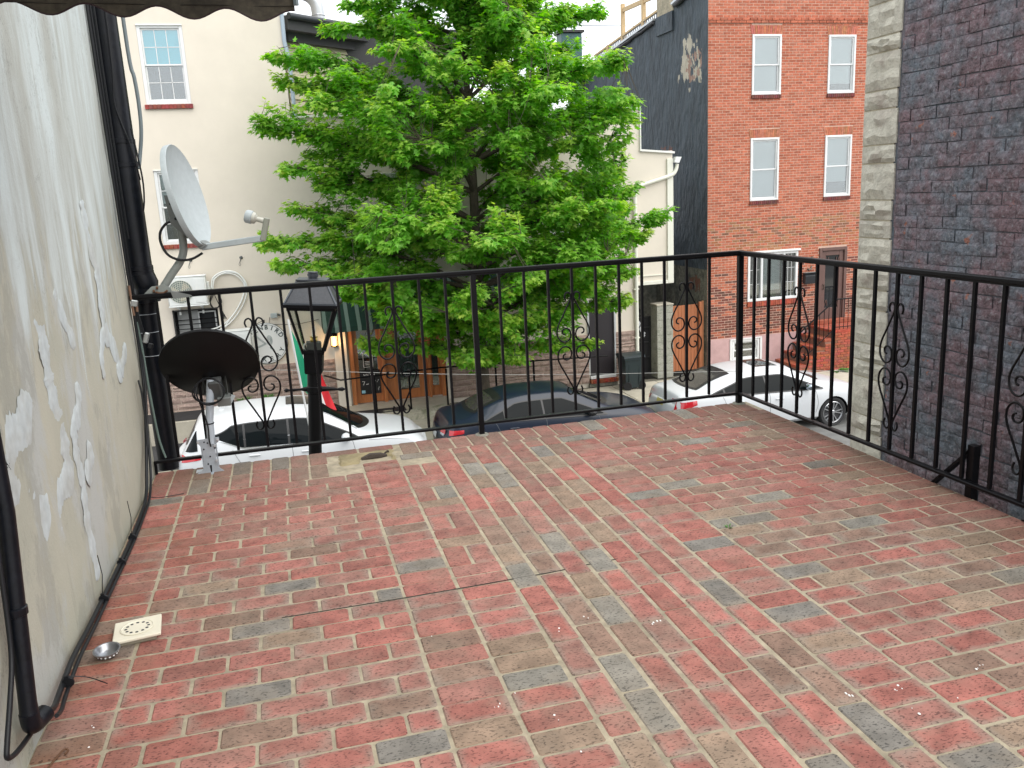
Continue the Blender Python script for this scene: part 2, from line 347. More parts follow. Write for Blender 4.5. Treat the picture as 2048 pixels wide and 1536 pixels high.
# left border headers along the wall, right border headers
y = Y0
while y > yend: put(-.195, 0, y-RP, y, .012); y -= RP
y = -.235
while y > yend: put(3.294, 3.496, y-RP, y); y -= RP
# left running bond, 4.5 bricks
r_ = 0; y = Y0
while y > yend:
    xs = [0, .5, 1.5, 2.5, 3.5, 4.5] if r_ % 2 else [0, 1, 2, 3, 4, 4.5]
    for a, b in zip(xs, xs[1:]): put(a*L, b*L, y-RP, y)
    y -= RP; r_ += 1
# two stacked columns
y = Y0; r_ = 0
while y > yend:
    put(4.5*L, 5.5*L, y-RP, y, .013, .006)
    y -= RP
y = Y0+.02; k = 0
while y > -1.98:
    a = 5.5*L
    if k % 2 == 0:
        put(a, a+L/2, y-2*RP*.95, y, .013, .006); put(a+L/2, a+L, y-2*RP*.95, y, .013, .006)
    else:
        put(a, a+L, y-RP*.95, y, .013, .005); put(a, a+L, y-2*RP*.95, y-RP*.95, .013, .005)
    y -= 2*RP*.95; k += 1
y = -2.01
while y > yend: put(5.5*L, 6.5*L, y-RP, y, .014, .008); y -= RP
# seven stretcher columns
offs = [.02, .10, .06, .155, .09, .17, .045]
for c in range(7):
    a = 6.5*L + c*.1071; y = -.235 - (0 if c % 2 else .0); first = .207-offs[c]
    y1 = y - max(first, .06); put(a, a+.1071, y1, y, .014, .007); y = y1
    while y > yend:
        ln = .208 if random.random() > .06 else .104
        put(a, a+.1071, y-ln, y, .014, .007); y -= ln
# one stacked column, then the right running bond of five
a = 10.156*L; y = -.235
y = -2.129+18*.1023
y = min(y, -.2875+.0) if False else -.288
while y > yend: put(a, a+L, y-.1023, y, .012, .006); y -= .1023
put(a, a+L, -.288, -.235)
xr0, xr1 = 11.156*L, 3.294; w5 = (xr1-xr0)/5
y = -2.167+19*.1027; r_ = 1
while y > yend:
    xs = [0, 1, 2, 3, 4, 5] if r_ % 2 == 1 else [0, .5, 1.5, 2.5, 3.5, 4.5, 5]
    for u, v in zip(xs, xs[1:]): put(xr0+u*w5, xr0+v*w5, max(y-.1027, -9), min(y, -.236))
    y -= .1027; r_ += 1
lay = [b for b in lay if b[3] > .025 and b[2] > .03]
brick_obj = brick_mat('paving_brick', 'object', blotch=.2, rim=True, stain=True, gcol=(.22,.18,.135))
brick_att = brick_mat('paving_brick_far', 'attr', blotch=.45, stain=True, gcol=(.22,.18,.135))
def brick_col(t):
    v = random.uniform(.86, 1.14)
    if t == 'D': c = (.165,.152,.134)
    elif t == 'G': c = (.205,.19,.162)
    elif t == 'B': c = (.22,.14,.105)
    elif t == 'T': c = (.255,.180,.128)
    else:
        c = random.choice([(.300,.114,.092), (.288,.110,.089), (.315,.126,.104), (.275,.118,.095), (.285,.131,.107), (.255,.128,.103)])
    return tuple(x*v for x in c)
def brick_mesh(mb, c, d, rot=0., col=None, tilt=(0,0)):
    """rounded paving brick: chamfered plan corners and arris"""
    w, dp = d[0]/2, d[1]/2; q = .006; e = .004; R = R3(tilt[0], tilt[1], rot); vs = []
    for zz, ins in ((-.03, 0), (.0065-e, 0), (.0065, e)):
        for (sx, sy, f) in ((1,1,0),(1,1,1),(-1,1,1),(-1,1,0),(-1,-1,0),(-1,-1,1),(1,-1,1),(1,-1,0)):
            vx = (w-ins - (q if f else 0))*sx; vy = (dp-ins - (0 if f else q))*sy; vs.append(R @ Vector((vx, vy, zz)) + Vector(c))
    fs = [tuple(range(16, 24))]
    for a in (0, 8):
        for k in range(8): fs.append((a+k, a+(k+1)%8, a+8+(k+1)%8, a+8+k))
    mb.add(vs, fs, 0, col)
# the 300 bricks that show largest are single objects, the rest one mesh
camp = Vector(camo.location)
def seen(b):
    v = Vector((b[0], b[1], 0)) - camp; q = camo.rotation_euler.to_matrix().transposed() @ v
    if q.z > -.3: return False
    u, w = q.x/-q.z*1702/1024, q.y/-q.z*1702/768
    return abs(u) < 1.04 and abs(w) < 1.04
vis = sorted([b for b in lay if seen(b)], key=lambda b: (Vector((b[0], b[1], 0))-camp).length)
near = set(vis[:296]); cache = {}
far = MB()
for b in lay:
    col = brick_col(in_list(*b)); dx, dy = random.uniform(-.0015,.0015), random.uniform(-.0015,.0015); dz = random.uniform(-.0012, .0014)
    rz = random.uniform(-.9,.9); tl = (random.uniform(-.5,.5), random.uniform(-.35,.35))
    if b in near:
        key = (round(b[2],3), round(b[3],3))
        if key not in cache:
            m_ = MB(); brick_mesh(m_, (0,0,0), (b[2], b[3])); cache[key] = m_.mesh('brick', brick_obj, smooth=35)
        inst('brick', cache[key], terrace, (b[0]+dx, b[1]+dy, dz), (math.radians(tl[0]), math.radians(tl[1]), math.radians(rz)), color=col)
    else: brick_mesh(far, (b[0]+dx, b[1]+dy, dz), (b[2], b[3]), rz, col, tl)
far.build('bricks', brick_att, terrace, smooth=35, kind='stuff')
# the patched hole at the front edge: broken bricks, lumpy mortar, a stub of rotten timber
pm = MB(); P = []
for i in range(13):
    P.append([(.79+.345*i/12+random.uniform(-.004,.004), -.102-.225*j/8, (.012 if 0<i<12 and 0<j<8 else -.01)+random.uniform(-.006,.006)-(.022 if 4<i<11 and 4<j<8 else 0)) for j in range(9)])
pm.grid(P).build('mortar_patch', M('mortar_patch', (.23,.19,.105), .95, vary=(9,.3), bump=(60,.8,.01)), terrace, smooth=50)
pm = MB().tube([(.93,-.235,.004),(.98,-.228,.012),(1.04,-.226,.01),(1.075,-.222,.006)], [.012,.022,.02,.008], 7).tube([(1.05,-.22,.012),(1.085,-.20,.028),(1.09,-.17,.012)], .005, 5)
pm.build('rotten_timber', M('rotten_wood', (.05,.038,.03), .95, bump=(90,.8,.01)), terrace, smooth=50)
dm = MB()
for x, y in DROP:
    for q in range(random.randint(1, 2)):
        cx, cy, rr = x+random.uniform(-.012,.012), y+random.uniform(-.016,.016), random.uniform(.0014,.0045)
        dm.lathe([(rr,.0075),(rr*.7,.0092),(0,.0096)], 7, Matrix.Translation((cx,cy,0)), sx=random.uniform(.6,1), sy=random.uniform(.8,1.5))
dm.build('bird_droppings', M('dropping', (.75,.75,.72), .8), terrace, kind='stuff')
# thin dark crack across the paving
cr = MB().tube(smooth_path([(.48,-2.005,.004),(.80,-2.008,.004),(.93,-2.012,.006),(1.12,-2.01,.006),(1.33,-2.005,.006),(1.50,-2.0,.005),(1.66,-1.985,.005),(1.78,-1.98,.005)]), .0017, 5)
cr.build('crack', M('crack', (.03,.03,.028), .95), terrace)
# weed in a joint
def weed(name, label, base, n, h, w):
    mb = MB()
    for i in range(n):
        a = random.uniform(0, 6.28); r0 = random.uniform(0, w*.25); r1 = random.uniform(.4, 1)*w; hh = random.uniform(.35, 1)*h
        b0 = Vector(base)+Vector((r0*math.cos(a), r0*math.sin(a), 0)); t = Vector(base)+Vector((r1*math.cos(a), r1*math.sin(a), hh))
        m_ = (b0+t)/2+Vector((0,0,hh*.25)); s_ = Vector((-math.sin(a), math.cos(a), 0))*w*.11
        mb.add([b0, m_-s_, t, m_+s_], [(0,1,2,3)])
    o = mb.build(name, M('weed', (.07,.19,.03), .6), at=base); tag(o, label, 'weed'); return o
weed('weed', 'tiny green weed sprouting from a joint in the brick terrace', (2.335,-1.865,.004), 12, .018, .028)
# ================================================================ left neighbour: stucco wall
def stucco_mat():
    m = bpy.data.materials.new('patched_stucco'); m.use_nodes = True; n = m.node_tree.nodes; l = m.node_tree.links; b = n['Principled BSDF']; b.inputs['Roughness'].default_value = .92
    b.inputs['Specular IOR Level'].default_value = .2
    g = n.new('ShaderNodeNewGeometry'); sep = n.new('ShaderNodeSeparateXYZ'); l.new(g.outputs['Position'], sep.inputs[0])
    def noise(sc, det=7, rough=.6):
        mp = n.new('ShaderNodeMapping'); mp.inputs['Scale'].default_value = sc; l.new(g.outputs['Position'], mp.inputs[0])
        t = n.new('ShaderNodeTexNoise'); t.inputs['Scale'].default_value = 1; t.inputs['Detail'].default_value = det; t.inputs['Roughness'].default_value = rough; l.new(mp.outputs[0], t.inputs['Vector']); return t.outputs['Fac']
    def mr(f, a, c, lo=0, hi=1):
        r = n.new('ShaderNodeMapRange'); r.inputs[1].default_value = a; r.inputs[2].default_value = c; r.inputs[3].default_value = lo; r.inputs[4].default_value = hi; l.new(f, r.inputs[0]); return r.outputs[0]
    def mix(f, a, c, kind='MIX'):
        x = n.new('ShaderNodeMixRGB'); x.blend_type = kind
        for i, v in ((0, f), (1, a), (2, c)):
            if hasattr(v, 'is_linked'): l.new(v, x.inputs[i])
            else: x.inputs[i].default_value = v
        return x.outputs[0]
    streak = noise((1, 5.5, .75), 8, .7); big = noise((1, 2.2, 1.1))
    # pale skim coat on the upper wall with ragged lower edge
    s = n.new('ShaderNodeMath'); s.operation = 'MULTIPLY_ADD'; l.new(sep.outputs[2], s.inputs[0]); s.inputs[1].default_value = .42; l.new(streak, s.inputs[2])
    skim = mr(s.outputs[0], .93, 1.05)
    base = mix(mr(big, .35, .68), (.455,.445,.37,1), (.37,.375,.315,1))
    base = mix(mr(noise((1, 2.4, 1.0), 9, .68), .50, .56, 0, .8), base, (.425,.445,.435,1))
    base = mix(mr(noise((1, 3.1, 1.7), 9, .7), .53, .58, 0, .55), base, (.30,.305,.27,1))
    pale = mix(mr(streak, .38, .62), (.39,.405,.375,1), (.54,.60,.60,1))
    col = mix(skim, base, pale)
    col = mix(mr(noise((1, 26, 3.), 4), .60, .72, 0, .35), col, (.27,.27,.24,1))
    dark = n.new('ShaderNodeMath'); dark.operation = 'MULTIPLY_ADD'; l.new(sep.outputs[2], dark.inputs[0]); dark.inputs[1].default_value = -2.6; dark.inputs[2].default_value = .62
    col = mix(mr(dark.outputs[0], 0, 1, 0, .3), col, (.22,.22,.14,1))
    rd = n.new('ShaderNodeMath'); rd.operation = 'SUBTRACT'; rd.inputs[1].default_value = .5; l.new(noise((1, 4.2, 1.9), 8, .7), rd.inputs[0]); ra2 = n.new('ShaderNodeMath'); ra2.operation = 'ABSOLUTE'; l.new(rd.outputs[0], ra2.inputs[0])
    hair = n.new('ShaderNodeMath'); hair.operation = 'MULTIPLY'; l.new(mr(ra2.outputs[0], .0, .007, .55, 0), hair.inputs[0]); l.new(mr(noise((1, 1.3, .9), 4), .5, .58), hair.inputs[1])
    col = mix(hair.outputs[0], col, (.12,.12,.11,1))
    l.new(col, b.inputs['Base Color'])
    u = n.new('ShaderNodeBump'); u.inputs['Strength'].default_value = .5; u.inputs['Distance'].default_value = .015
    hsum = mix(.45, noise((1, 5, 3.2), 9, .62), skim); l.new(hsum, u.inputs['Height'])
    u2 = n.new('ShaderNodeBump'); u2.inputs['Strength'].default_value = .35; u2.inputs['Distance'].default_value = .004; l.new(noise((90, 90, 90), 4), u2.inputs['Height']); l.new(u.outputs[0], u2.inputs['Normal'])
    l.new(u2.outputs[0], b.inputs['Normal']); return m
XW = -.197
lw = thing('stucco_house', 'neighbouring house wall of grey stained stucco with pale crack repairs', 'house', (XW-2, -3, ZS))
mb = MB(); P = []
for i in range(61):
    row = []
    for j in range(61):
        y = -7.0+7.0*i/60; z = ZS+7.6*j/60
        row.append((XW + (random.uniform(-.004,.004) if 0 < i < 60 else 0) + .006*math.sin(y*2.1+z)*math.cos(z*1.7), y, z))
    P.append(row)
mb.grid(P)
mb.add([(XW,0,ZS),(XW-6,0,ZS),(XW-6,0,3.78),(XW,0,3.78),(XW-6,-7,ZS),(XW-6,-7,3.78),(XW,-7,ZS),(XW,-7,3.78)], [(0,1,2,3),(1,4,5,2),(3,2,5,7)])
mb.build('wall', stucco_mat(), lw, smooth=60)
mb = MB(); y = -7.
repair = M('repair_mortar', (.47,.52,.53), .9, vary=(5,.10), bump=(30,.3,.003), col2=(.425,.45,.435), mask=(.46,.62))
W_ = {'S0':.044,'S1':.046,'S2':.034,'S3':.030,'S4':.042,'S5':.030,'S6':.06,'S7':.030,'S8':.038}
RIB['S5'] = [(-.751,.936),(-.85,.885),(-.91,.81),(-.91,.735)]
for kx, pts in RIB.items():
    if kx == 'S0': pts = [(-1.74, 1.9), (-1.735, 1.7)]+pts[:-2]+[(-1.72,.53)]
    P2 = smooth_path([(0, a, b) for a, b in pts], 13); mb = MB(); N = len(P2); rows = []
    for i, p in enumerate(P2):
        t = (P2[min(i+1,N-1)]-P2[max(i-1,0)]).normalized(); s_ = Vector((0, -t.z, t.y))
        tp = min(1, .35+min(i, N-1-i)*.2); hw = W_[kx]*tp*1.15*(1+.22*math.sin(i*.45+ord(kx[1])))*random.uniform(.86,1.1)
        rows.append([(XW+.001, *(p-s_*hw*1.08)[1:]), (XW+.002, *(p-s_*hw)[1:]), (XW+.0023+random.uniform(0,.0008), *(p+s_*hw*random.uniform(-.2,.2))[1:]), (XW+.002, *(p+s_*hw)[1:]), (XW+.001, *(p+s_*hw*1.15)[1:])])
    mb.grid(rows).build('crack_repair', repair, lw, smooth=50)
# ================================================================ right neighbour: painted brick wall with stone quoins
XP = 4.40
rw = thing('painted_brick_house', 'dark painted brick house wall with a grey stone corner pier beside the terrace', 'house', (XP+3, -3, ZS))
mb = MB().box((XP+3.008, -2.5, -.2), (6.0, 5.16, 7.3)); mb.build('wall', M('painted_mortar', (.105,.095,.108), .85, vary=(6,.3), bump=(40,.8,.01), col2=(.07,.085,.10)), rw)
pmat = M('painted_brick', (.105,.12,.142), .72, vary=(3.2, .38), bump=(34, 1., .016), col2=(.135,.088,.10), mask=(.40,.58))
# chips of bare brick through the paint
n = pmat.node_tree.nodes; l = pmat.node_tree.links; bb = n['Principled BSDF']; src = bb.inputs['Base Color'].links[0].from_socket
g = n.new('ShaderNodeNewGeometry'); t = n.new('ShaderNodeTexNoise'); t.inputs['Scale'].default_value = 11; t.inputs['Detail'].default_value = 7; l.new(g.outputs['Position'], t.inputs['Vector'])
r = n.new('ShaderNodeMapRange'); r.inputs[1].default_value = .68; r.inputs[2].default_value = .72; l.new(t.outputs['Fac'], r.inputs[0])
x_ = n.new('ShaderNodeMixRGB'); x_.inputs[2].default_value = (.26,.10,.065,1); l.new(r.outputs[0], x_.inputs[0]); l.new(src, x_.inputs[1])
t = n.new('ShaderNodeTexNoise'); t.inputs['Scale'].default_value = 42; t.inputs['Detail'].default_value = 8; t.inputs['Roughness'].default_value = .7; l.new(g.outputs['Position'], t.inputs['Vector'])     # scuffed highs and dirty pits
for lo_, hi_, cc, am in ((.54, .66, (.25,.25,.265), .75), (.46, .36, (.025,.024,.028), .8)):
    r = n.new('ShaderNodeMapRange'); r.inputs[1].default_value = lo_; r.inputs[2].default_value = hi_; r.inputs[4].default_value = am; l.new(t.outputs['Fac'], r.inputs[0])
    y_ = n.new('ShaderNodeMixRGB'); y_.inputs[2].default_value = (*cc, 1); l.new(r.outputs[0], y_.inputs[0]); l.new(x_.outputs[0], y_.inputs[1]); x_ = y_
l.new(x_.outputs[0], bb.inputs['Base Color'])
protos = []
for q in range(14):
    wq = .2 if q < 11 else .095
    vs, fs = rockface(wq+.004, .0672, .0075, 7 if q < 11 else 4, 3, .0048, .40)
    m_ = MB(); m_.add([(y, -x, z) for x, y, z in vs], fs); protos.append(m_.mesh('brick', pmat, smooth=60))     # face looks to -x
restm = MB(); zc = -1.6; row = 0; cand = []
while zc < 3.4:
    y = -.232 - (.105 if row % 2 else 0.); first = True
    if row % 2: cand.append((y+.105, zc, 11+row % 3))
    while y > -5.0:
        cand.append((y, zc, random.randrange(11))); y -= .209
    zc += .0712; row += 1
def seenp(v):
    q = camo.rotation_euler.to_matrix().transposed() @ (Vector(v)-camp)
    return q.z < -.3 and abs(q.x/-q.z*1702/1024) < 1.03 and abs(q.y/-q.z*1702/768) < 1.03
vis_ = sorted([c for c in cand if seenp((XP, c[0]-.1, c[1]+.03)) and seenp((XP, c[0], c[1]))], key=lambda c: (Vector((XP, c[0], c[1]))-camp).length)[:298]; vs_ = set(vis_)
for c in cand:
    jit = (random.uniform(-.003,.006), random.uniform(-.004,.004), random.uniform(-.0035,.0035)); rx_ = random.uniform(-.025,.025)
    if c in vs_: inst('brick', protos[c[2]], rw, (XP+.004+jit[0], c[0]+jit[1], c[1]+jit[2]), (rx_, 0, 0))
    elif c[0] > -2.9 or c[1] < 3.2:
        me = protos[c[2]]; restm.add([Vector(v.co)+Vector((XP+.004, c[0], c[1])) for v in me.vertices], [tuple(p.vertices) for p in me.polygons])
restm.build('bricks', pmat, rw, smooth=60, kind='stuff')
stm = M('quoin_stone', (.45,.43,.36), .92, vary=(5., .16), bump=(60, .8, .010), col2=(.34,.30,.255), mask=(.5,.7))
MB().box((XP+.05, -.04, -.2), (.094, .30, 7.28)).build('quoin_joint', M('quoin_joint', (.40,.36,.27), .95, vary=(6,.2), bump=(50,.6,.006)), rw)
zs = [-1.25,-1.05,-.89,-.68,-.545,-.301,-.193,.075,.19,.312,.55,.685,.829,1.024,1.14,1.269,1.502,1.617,1.837,1.952,2.182,2.278,2.476,2.58,2.80,2.92,3.15,3.27,3.45]
zs = [ZS, -3.5, -3.3, -3.0, -2.8, -2.5, -2.3, -2.0, -1.8, -1.5]+zs
for i in range(len(zs)-1):
    w = .318 if (zs[i+1]-zs[i]) > .16 else .308
    vs, fs = rockface(w, zs[i+1]-zs[i]-.010, .030, 5, 4, .015 if (zs[i+1]-zs[i]) > .16 else .021, .42)
    MB().add([(XP+.01+y, .105-x, zs[i]+.007+z) for x, y, z in vs], fs).build('quoin', stm, rw, smooth=9)
# ================================================================ red brick house across the street
YF = 16.0
white = M('white_vinyl', (.66,.67,.67), .45, vary=(6,.05))
dkin = M('dark_room', (.02,.022,.025), .9)
pane_m = glass_mat('window_glass', (.86,.92,.93), .17)
pane_b = glass_mat('window_glass_blue', (.50,.93,1.0), .22)
blind_m = M('blind', (.80,.81,.79), .7)
dkgrid = M('dark_frame', (.02,.02,.02), .5)
def window(parent, x0, x1, z0, z1, y, cols=1, rows=1, blinds=(0., 0.), frame=.055, pane=None, fm=None, depth=.06, room=True, blue=False):
    """double-hung window: outer frame, two sashes, panes, muntins, blind slats"""
    fm = fm or white; f = MB()
    for a, b, c, d in ((x0,x0+frame,z0,z1),(x1-frame,x1,z0,z1),(x0+frame,x1-frame,z0,z0+frame),(x0+frame,x1-frame,z1-frame,z1)):
        f.box(((a+b)/2, y+depth/2, (c+d)/2), (b-a, depth+.05, d-c), b=.006)
    w = f.build('window', fm, parent)
    zm = (z0+z1)/2; s = .035
    for k, (a, b, yy) in enumerate(((z0+frame, zm+.02, .035), (zm-.02, z1-frame, .008))):
        X0, X1 = x0+frame, x1-frame; m = MB()
        for p, q, c, d in ((X0,X0+s,a,b),(X1-s,X1,a,b),(X0+s,X1-s,a,a+s),(X0+s,X1-s,b-s,b)): m.box(((p+q)/2, y+yy+.015, (c+d)/2), (q-p, .03, d-c), b=.004)
        m.build('sash', fm, w)
        g = MB().box(((X0+X1)/2, y+yy+.016, (a+b)/2), (X1-X0-2*s+.01, .005, b-a-2*s+.01))
        g.build('pane', (pane_b if blue and k == 1 else pane_m), w)
        if cols > 1:
            m = MB()
            for i in range(1, cols): xx = X0+s+(X1-X0-2*s)*i/cols; m.box((xx, y+yy+.008, (a+b)/2), (.014, .012, b-a-2*s))
            for i in range(1, rows): zz = a+s+(b-a-2*s)*i/rows; m.box(((X0+X1)/2, y+yy+.0075, zz), (X1-X0-2*s, .011, .014))
            m.build('muntin', fm, w)
    if blinds[1] > 0:
        m = MB(); top = z1-frame; bot = top-(z1-z0-2*frame)*blinds[1]; zz = top-.02
        while zz > bot: m.box(((x0+x1)/2, y+.09, zz), (x1-x0-2*frame-.02, .004, .031), R3(28,0,0)); zz -= .03
        m.build('blind', blind_m, w, kind='stuff')
    if room: MB().box(((x0+x1)/2, y+.30, (z0+z1)/2), (x1-x0+.02, .30, z1-z0+.02)).build('room', dkin, w)
    return w
rh = thing('brick_house', 'three storey red brick row house with white windows and a pink painted base', 'house', (14, YF+4, ZS))
rx0, rx1 = 11.63, 17.4
holes = [(12.88,13.73,3.52,5.01),(15.14,15.97,3.51,4.99),(12.87,13.72,.80,2.43),(15.13,15.96,.80,2.43),(12.84,14.39,-1.92,-.60),(15.06,15.95,-2.62,-.59),(12.36,13.22,-3.55,-2.95)]
wl = MB(); wall_cells(wl, rx0, rx1, ZS-.1, 7.4, YF, YF+.25, holes)
wl.build('wall', M('brick_joint', (.53,.36,.28), .9, vary=(4,.15)), rh)
fb = MB(); zc = -2.865; row = 0
ARCH = [(h[0]-.02, h[1]+.02, h[3]-.001, h[3]+.225) for h in holes[:4]]
def rowcol(z):
    v = random.uniform(.82,1.16)
    if z < -.75 and random.random() < min(1, (-.75-z)/1.4)*.8: c = random.choice([(.17,.055,.042),(.20,.07,.05),(.13,.06,.045)])
    elif -.6 < z < .35 and random.random() < .5: c = random.choice([(.33,.13,.06),(.30,.15,.075),(.22,.10,.06)])
    else: c = random.choice([(.40,.122,.068),(.42,.13,.075),(.385,.115,.064),(.41,.14,.085),(.36,.105,.06)])
    return tuple(q*v for q in c)
while zc < 7.2:
    x = rx0+.004 + (0 if row % 2 else -.106); prj = .035 if 5.25 < zc < 5.42 else 0.
    while x < rx1-.02:
        a, b = max(x, rx0+.004), min(x+.197, rx1); segs = [(a, b)]
        for h in holes+ARCH:
            if zc+.058 > h[2]+.004 and zc < h[3]-.004:
                ns = []
                for (p, q) in segs:
                    if h[0] < q and h[1] > p:
                        if p < h[0]: ns.append((p, h[0]))
                        if q > h[1]: ns.append((h[1], q))
                    else: ns.append((p, q))
                segs = ns
        for p, q in segs:
            if q-p > .02:
                yo = YF-.004-prj-random.uniform(0,.002); z_ = zc+random.uniform(-.001,.001)
                fb.add([(p,yo,z_),(q,yo,z_),(q,yo,z_+.0545),(p,yo,z_+.0545),(p,YF+.01,z_),(q,YF+.01,z_),(q,YF+.01,z_+.0545),(p,YF+.01,z_+.0545)], [(0,1,2,3),(0,4,5,1),(2,6,7,3),(0,3,7,4),(1,5,6,2)], 0, rowcol(zc))
        x += .213
    zc += .0685; row += 1
facade_brick = brick_mat('facade_brick', 'attr', pits=False, grime=.05, bumpd=.003)
fb.build('bricks', facade_brick, rh, kind='stuff')
for h in holes[:4]:        # flat arches of bricks on end, dark brick sills
    m = MB(); n_ = 15; xa, xb = h[0]-.02, h[1]+.02; cx = (xa+xb)/2
    for i in range(n_):
        u0, u1 = xa+(xb-xa)*i/n_+.004, xa+(xb-xa)*(i+1)/n_-.004; fl = lambda u: cx+(u-cx)*1.09
        q = [(u0,YF-.012,h[3]+.004),(u1,YF-.012,h[3]+.004),(fl(u1),YF-.012,h[3]+.222),(fl(u0),YF-.012,h[3]+.222)]
        m.add(q+[(v[0],YF+.01,v[2]) for v in q], [(0,1,2,3),(0,4,5,1),(1,5,6,2),(2,6,7,3),(3,7,4,0)], 0, tuple(v*random.uniform(.85,1.2) for v in (.40,.14,.085)))
    m.build('lintel', facade_brick, rh, kind='stuff')
for h in holes[:5]:
    m = MB(); n_ = 14 if h[1]-h[0] < 1 else 22; big = h[1]-h[0] > 1
    for i in range(n_):
        u0, u1 = h[0]-.01+(h[1]-h[0]+.02)*i/n_, h[0]-.01+(h[1]-h[0]+.02)*(i+1)/n_
        m.box(((u0+u1)/2, YF-.01, h[2]-(.075 if big else .05)), (u1-u0-.007, .09, .13 if big else .088), b=.004, col=tuple(v*random.uniform(.8,1.2) for v in ((.33,.085,.05) if big else (.16,.05,.045))))
    m.build('sill', facade_brick, rh, kind='stuff')
window(rh, *holes[0][:4], YF-.01, blinds=(0,.99)); window(rh, *holes[1][:4], YF-.01, blinds=(0,.86))
window(rh, *holes[2][:4], YF-.01, blinds=(0,.97)); window(rh, *holes[3][:4], YF-.01, blinds=(0,.78))
# triple living-room window
h = holes[4]; f = MB()
for a, b, c, d in ((h[0],h[0]+.07,h[2],h[3]),(h[1]-.07,h[1],h[2],h[3]),(h[0]+.07,h[1]-.07,h[2],h[2]+.07),(h[0]+.07,h[1]-.07,h[3]-.07,h[3]),(h[0]+.40,h[0]+.46,h[2]+.07,h[3]-.07),(h[1]-.46,h[1]-.40,h[2]+.07,h[3]-.07)): f.box(((a+b)/2, YF+.02, (c+d)/2), (b-a, .10, d-c), b=.006)
w = f.build('window', white, rh)
MB().box(((h[0]+h[1])/2, YF-.02, h[3]+.025), (h[1]-h[0]+.1, .12, .05), b=.006).build('head_trim', white, w)
for a, b in ((h[0]+.07,h[0]+.40),(h[0]+.46,h[1]-.46),(h[1]-.40,h[1]-.07)): MB().box(((a+b)/2, YF+.03, (h[2]+h[3])/2), (b-a, .006, h[3]-h[2]-.14)).build('pane', pane_m, w)
m = MB()
for a in (h[0]+.07, h[1]-.40):
    for i in (1, 2): m.box((a+.33*i/3, YF+.022, (h[2]+h[3])/2), (.01, .008, h[3]-h[2]-.14)); m.box((a+.165, YF+.0215, h[2]+.07+(h[3]-h[2]-.14)*i/3), (.33, .007, .01))
m.build('muntin', white, w)
m = MB(); zz = h[3]-.1
while zz > h[2]+.25: m.box(((h[0]+h[1])/2, YF+.12, zz), (.60, .004, .034), R3(25,0,0)); zz -= .036
m.build('blind', blind_m, w, kind='stuff')
MB().box(((h[0]+h[1])/2, YF+.45, (h[2]+h[3])/2), (h[1]-h[0], .3, h[3]-h[2])).build('room', dkin, w)
m = MB()
for i in range(26):
    b0 = Vector((h[0]+.55+random.uniform(0,.4), YF+.10, h[2]+.08)); a = random.uniform(-1,1); t_ = b0+Vector((a*.10, 0, random.uniform(.05,.15)))
    m.add([b0, (b0+t_)/2+Vector((.012,0,.01)), t_, (b0+t_)/2-Vector((.012,0,-.01))], [(0,1,2,3)])
m.build('window_plant', M('weed', (.07,.19,.03)), w, kind='stuff')
# basement window, pink base
MB().box(((rx0+rx1)/2, YF-.012, -3.385), (rx1-rx0, .06, .0)) 
pk = MB(); wall_cells(pk, rx0, rx1, ZS-.1, -2.885, YF-.045, YF-.002, [(12.36,13.22,-3.55,-2.95)])
pk.build('painted_base', M('pink_paint', (.44,.285,.28), .85, vary=(3,.15), bump=(50,.3,.004)), rh)
window(rh, 12.37, 13.21, -3.545, -2.955, YF-.03, frame=.06)
MB().box((12.79, YF-.05, -2.93), (.98, .05, .035)).box((12.325, YF-.05, -3.25), (.06, .045, .6)).box((13.255, YF-.05, -3.25), (.06, .045, .6)).build('window_trim', white, rh)
# brown storm door
brown = M('brown_paint', (.115,.062,.052), .5, vary=(5,.12))
h = holes[5]; f = MB()
for a, b, c, d in ((h[0],h[0]+.09,h[2],h[3]),(h[1]-.09,h[1],h[2],h[3]),(h[0]+.09,h[1]-.09,h[3]-.09,h[3])): f.box(((a+b)/2, YF+.01, (c+d)/2), (b-a, .10, d-c), b=.008)
f.build('door_frame', brown, rh)
f = MB(); X0, X1, Z0, Z1 = h[0]+.095, h[1]-.095, h[2]+.01, h[3]-.095
for a, b, c, d in ((X0,X0+.13,Z0,Z1),(X1-.13,X1,Z0,Z1),(X0+.13,X1-.13,Z0,Z0+.32),(X0+.13,X1-.13,Z1-.13,Z1)): f.box(((a+b)/2, YF+.03, (c+d)/2), (b-a, .05, d-c), b=.006)
dr = f.build('door', brown, rh)
MB().box(((X0+X1)/2, YF+.035, (Z0+Z1)/2+.1), (X1-X0-.24, .006, Z1-Z0-.42)).build('pane', M('door_glass', (.015,.017,.02), .05, spec=.8), dr)
m = MB(); rx, rz = (X1-X0)/2-.12, (Z1-Z0)/2-.22; cz = (Z0+Z1)/2+.1
for sx in (-1, 1):
    for sz in (-1, 1): m.tube(smooth_path([((X0+X1)/2+sx*(rx-.10*math.cos(a)), YF+.015, cz+sz*(rz-.06-.16*math.sin(a*2.2))) for a in np.linspace(0, 1.5, 6)], 3), .012, 5)
m.build('scrollwork', brown, dr)
MB().tube([(X0+.05,YF,-1.75),(X0+.05,YF-.05,-1.75),(X0+.05,YF-.05,-1.62),(X0+.05,YF,-1.62)], .011, 6).build('handle', M('dark_brass', (.05,.04,.03), .35, .8), dr)
mb = MB(); mb.prism([(-1.535,.0),(-1.535,-.13),(-1.33,-.15),(-1.235,-.05),(-1.235,0)], lambda a, b, t: (14.56+t, YF+b-.008, a), .40)
mb.build('mailbox', M('black_metal_box', (.02,.022,.026), .35), rh, smooth=30)
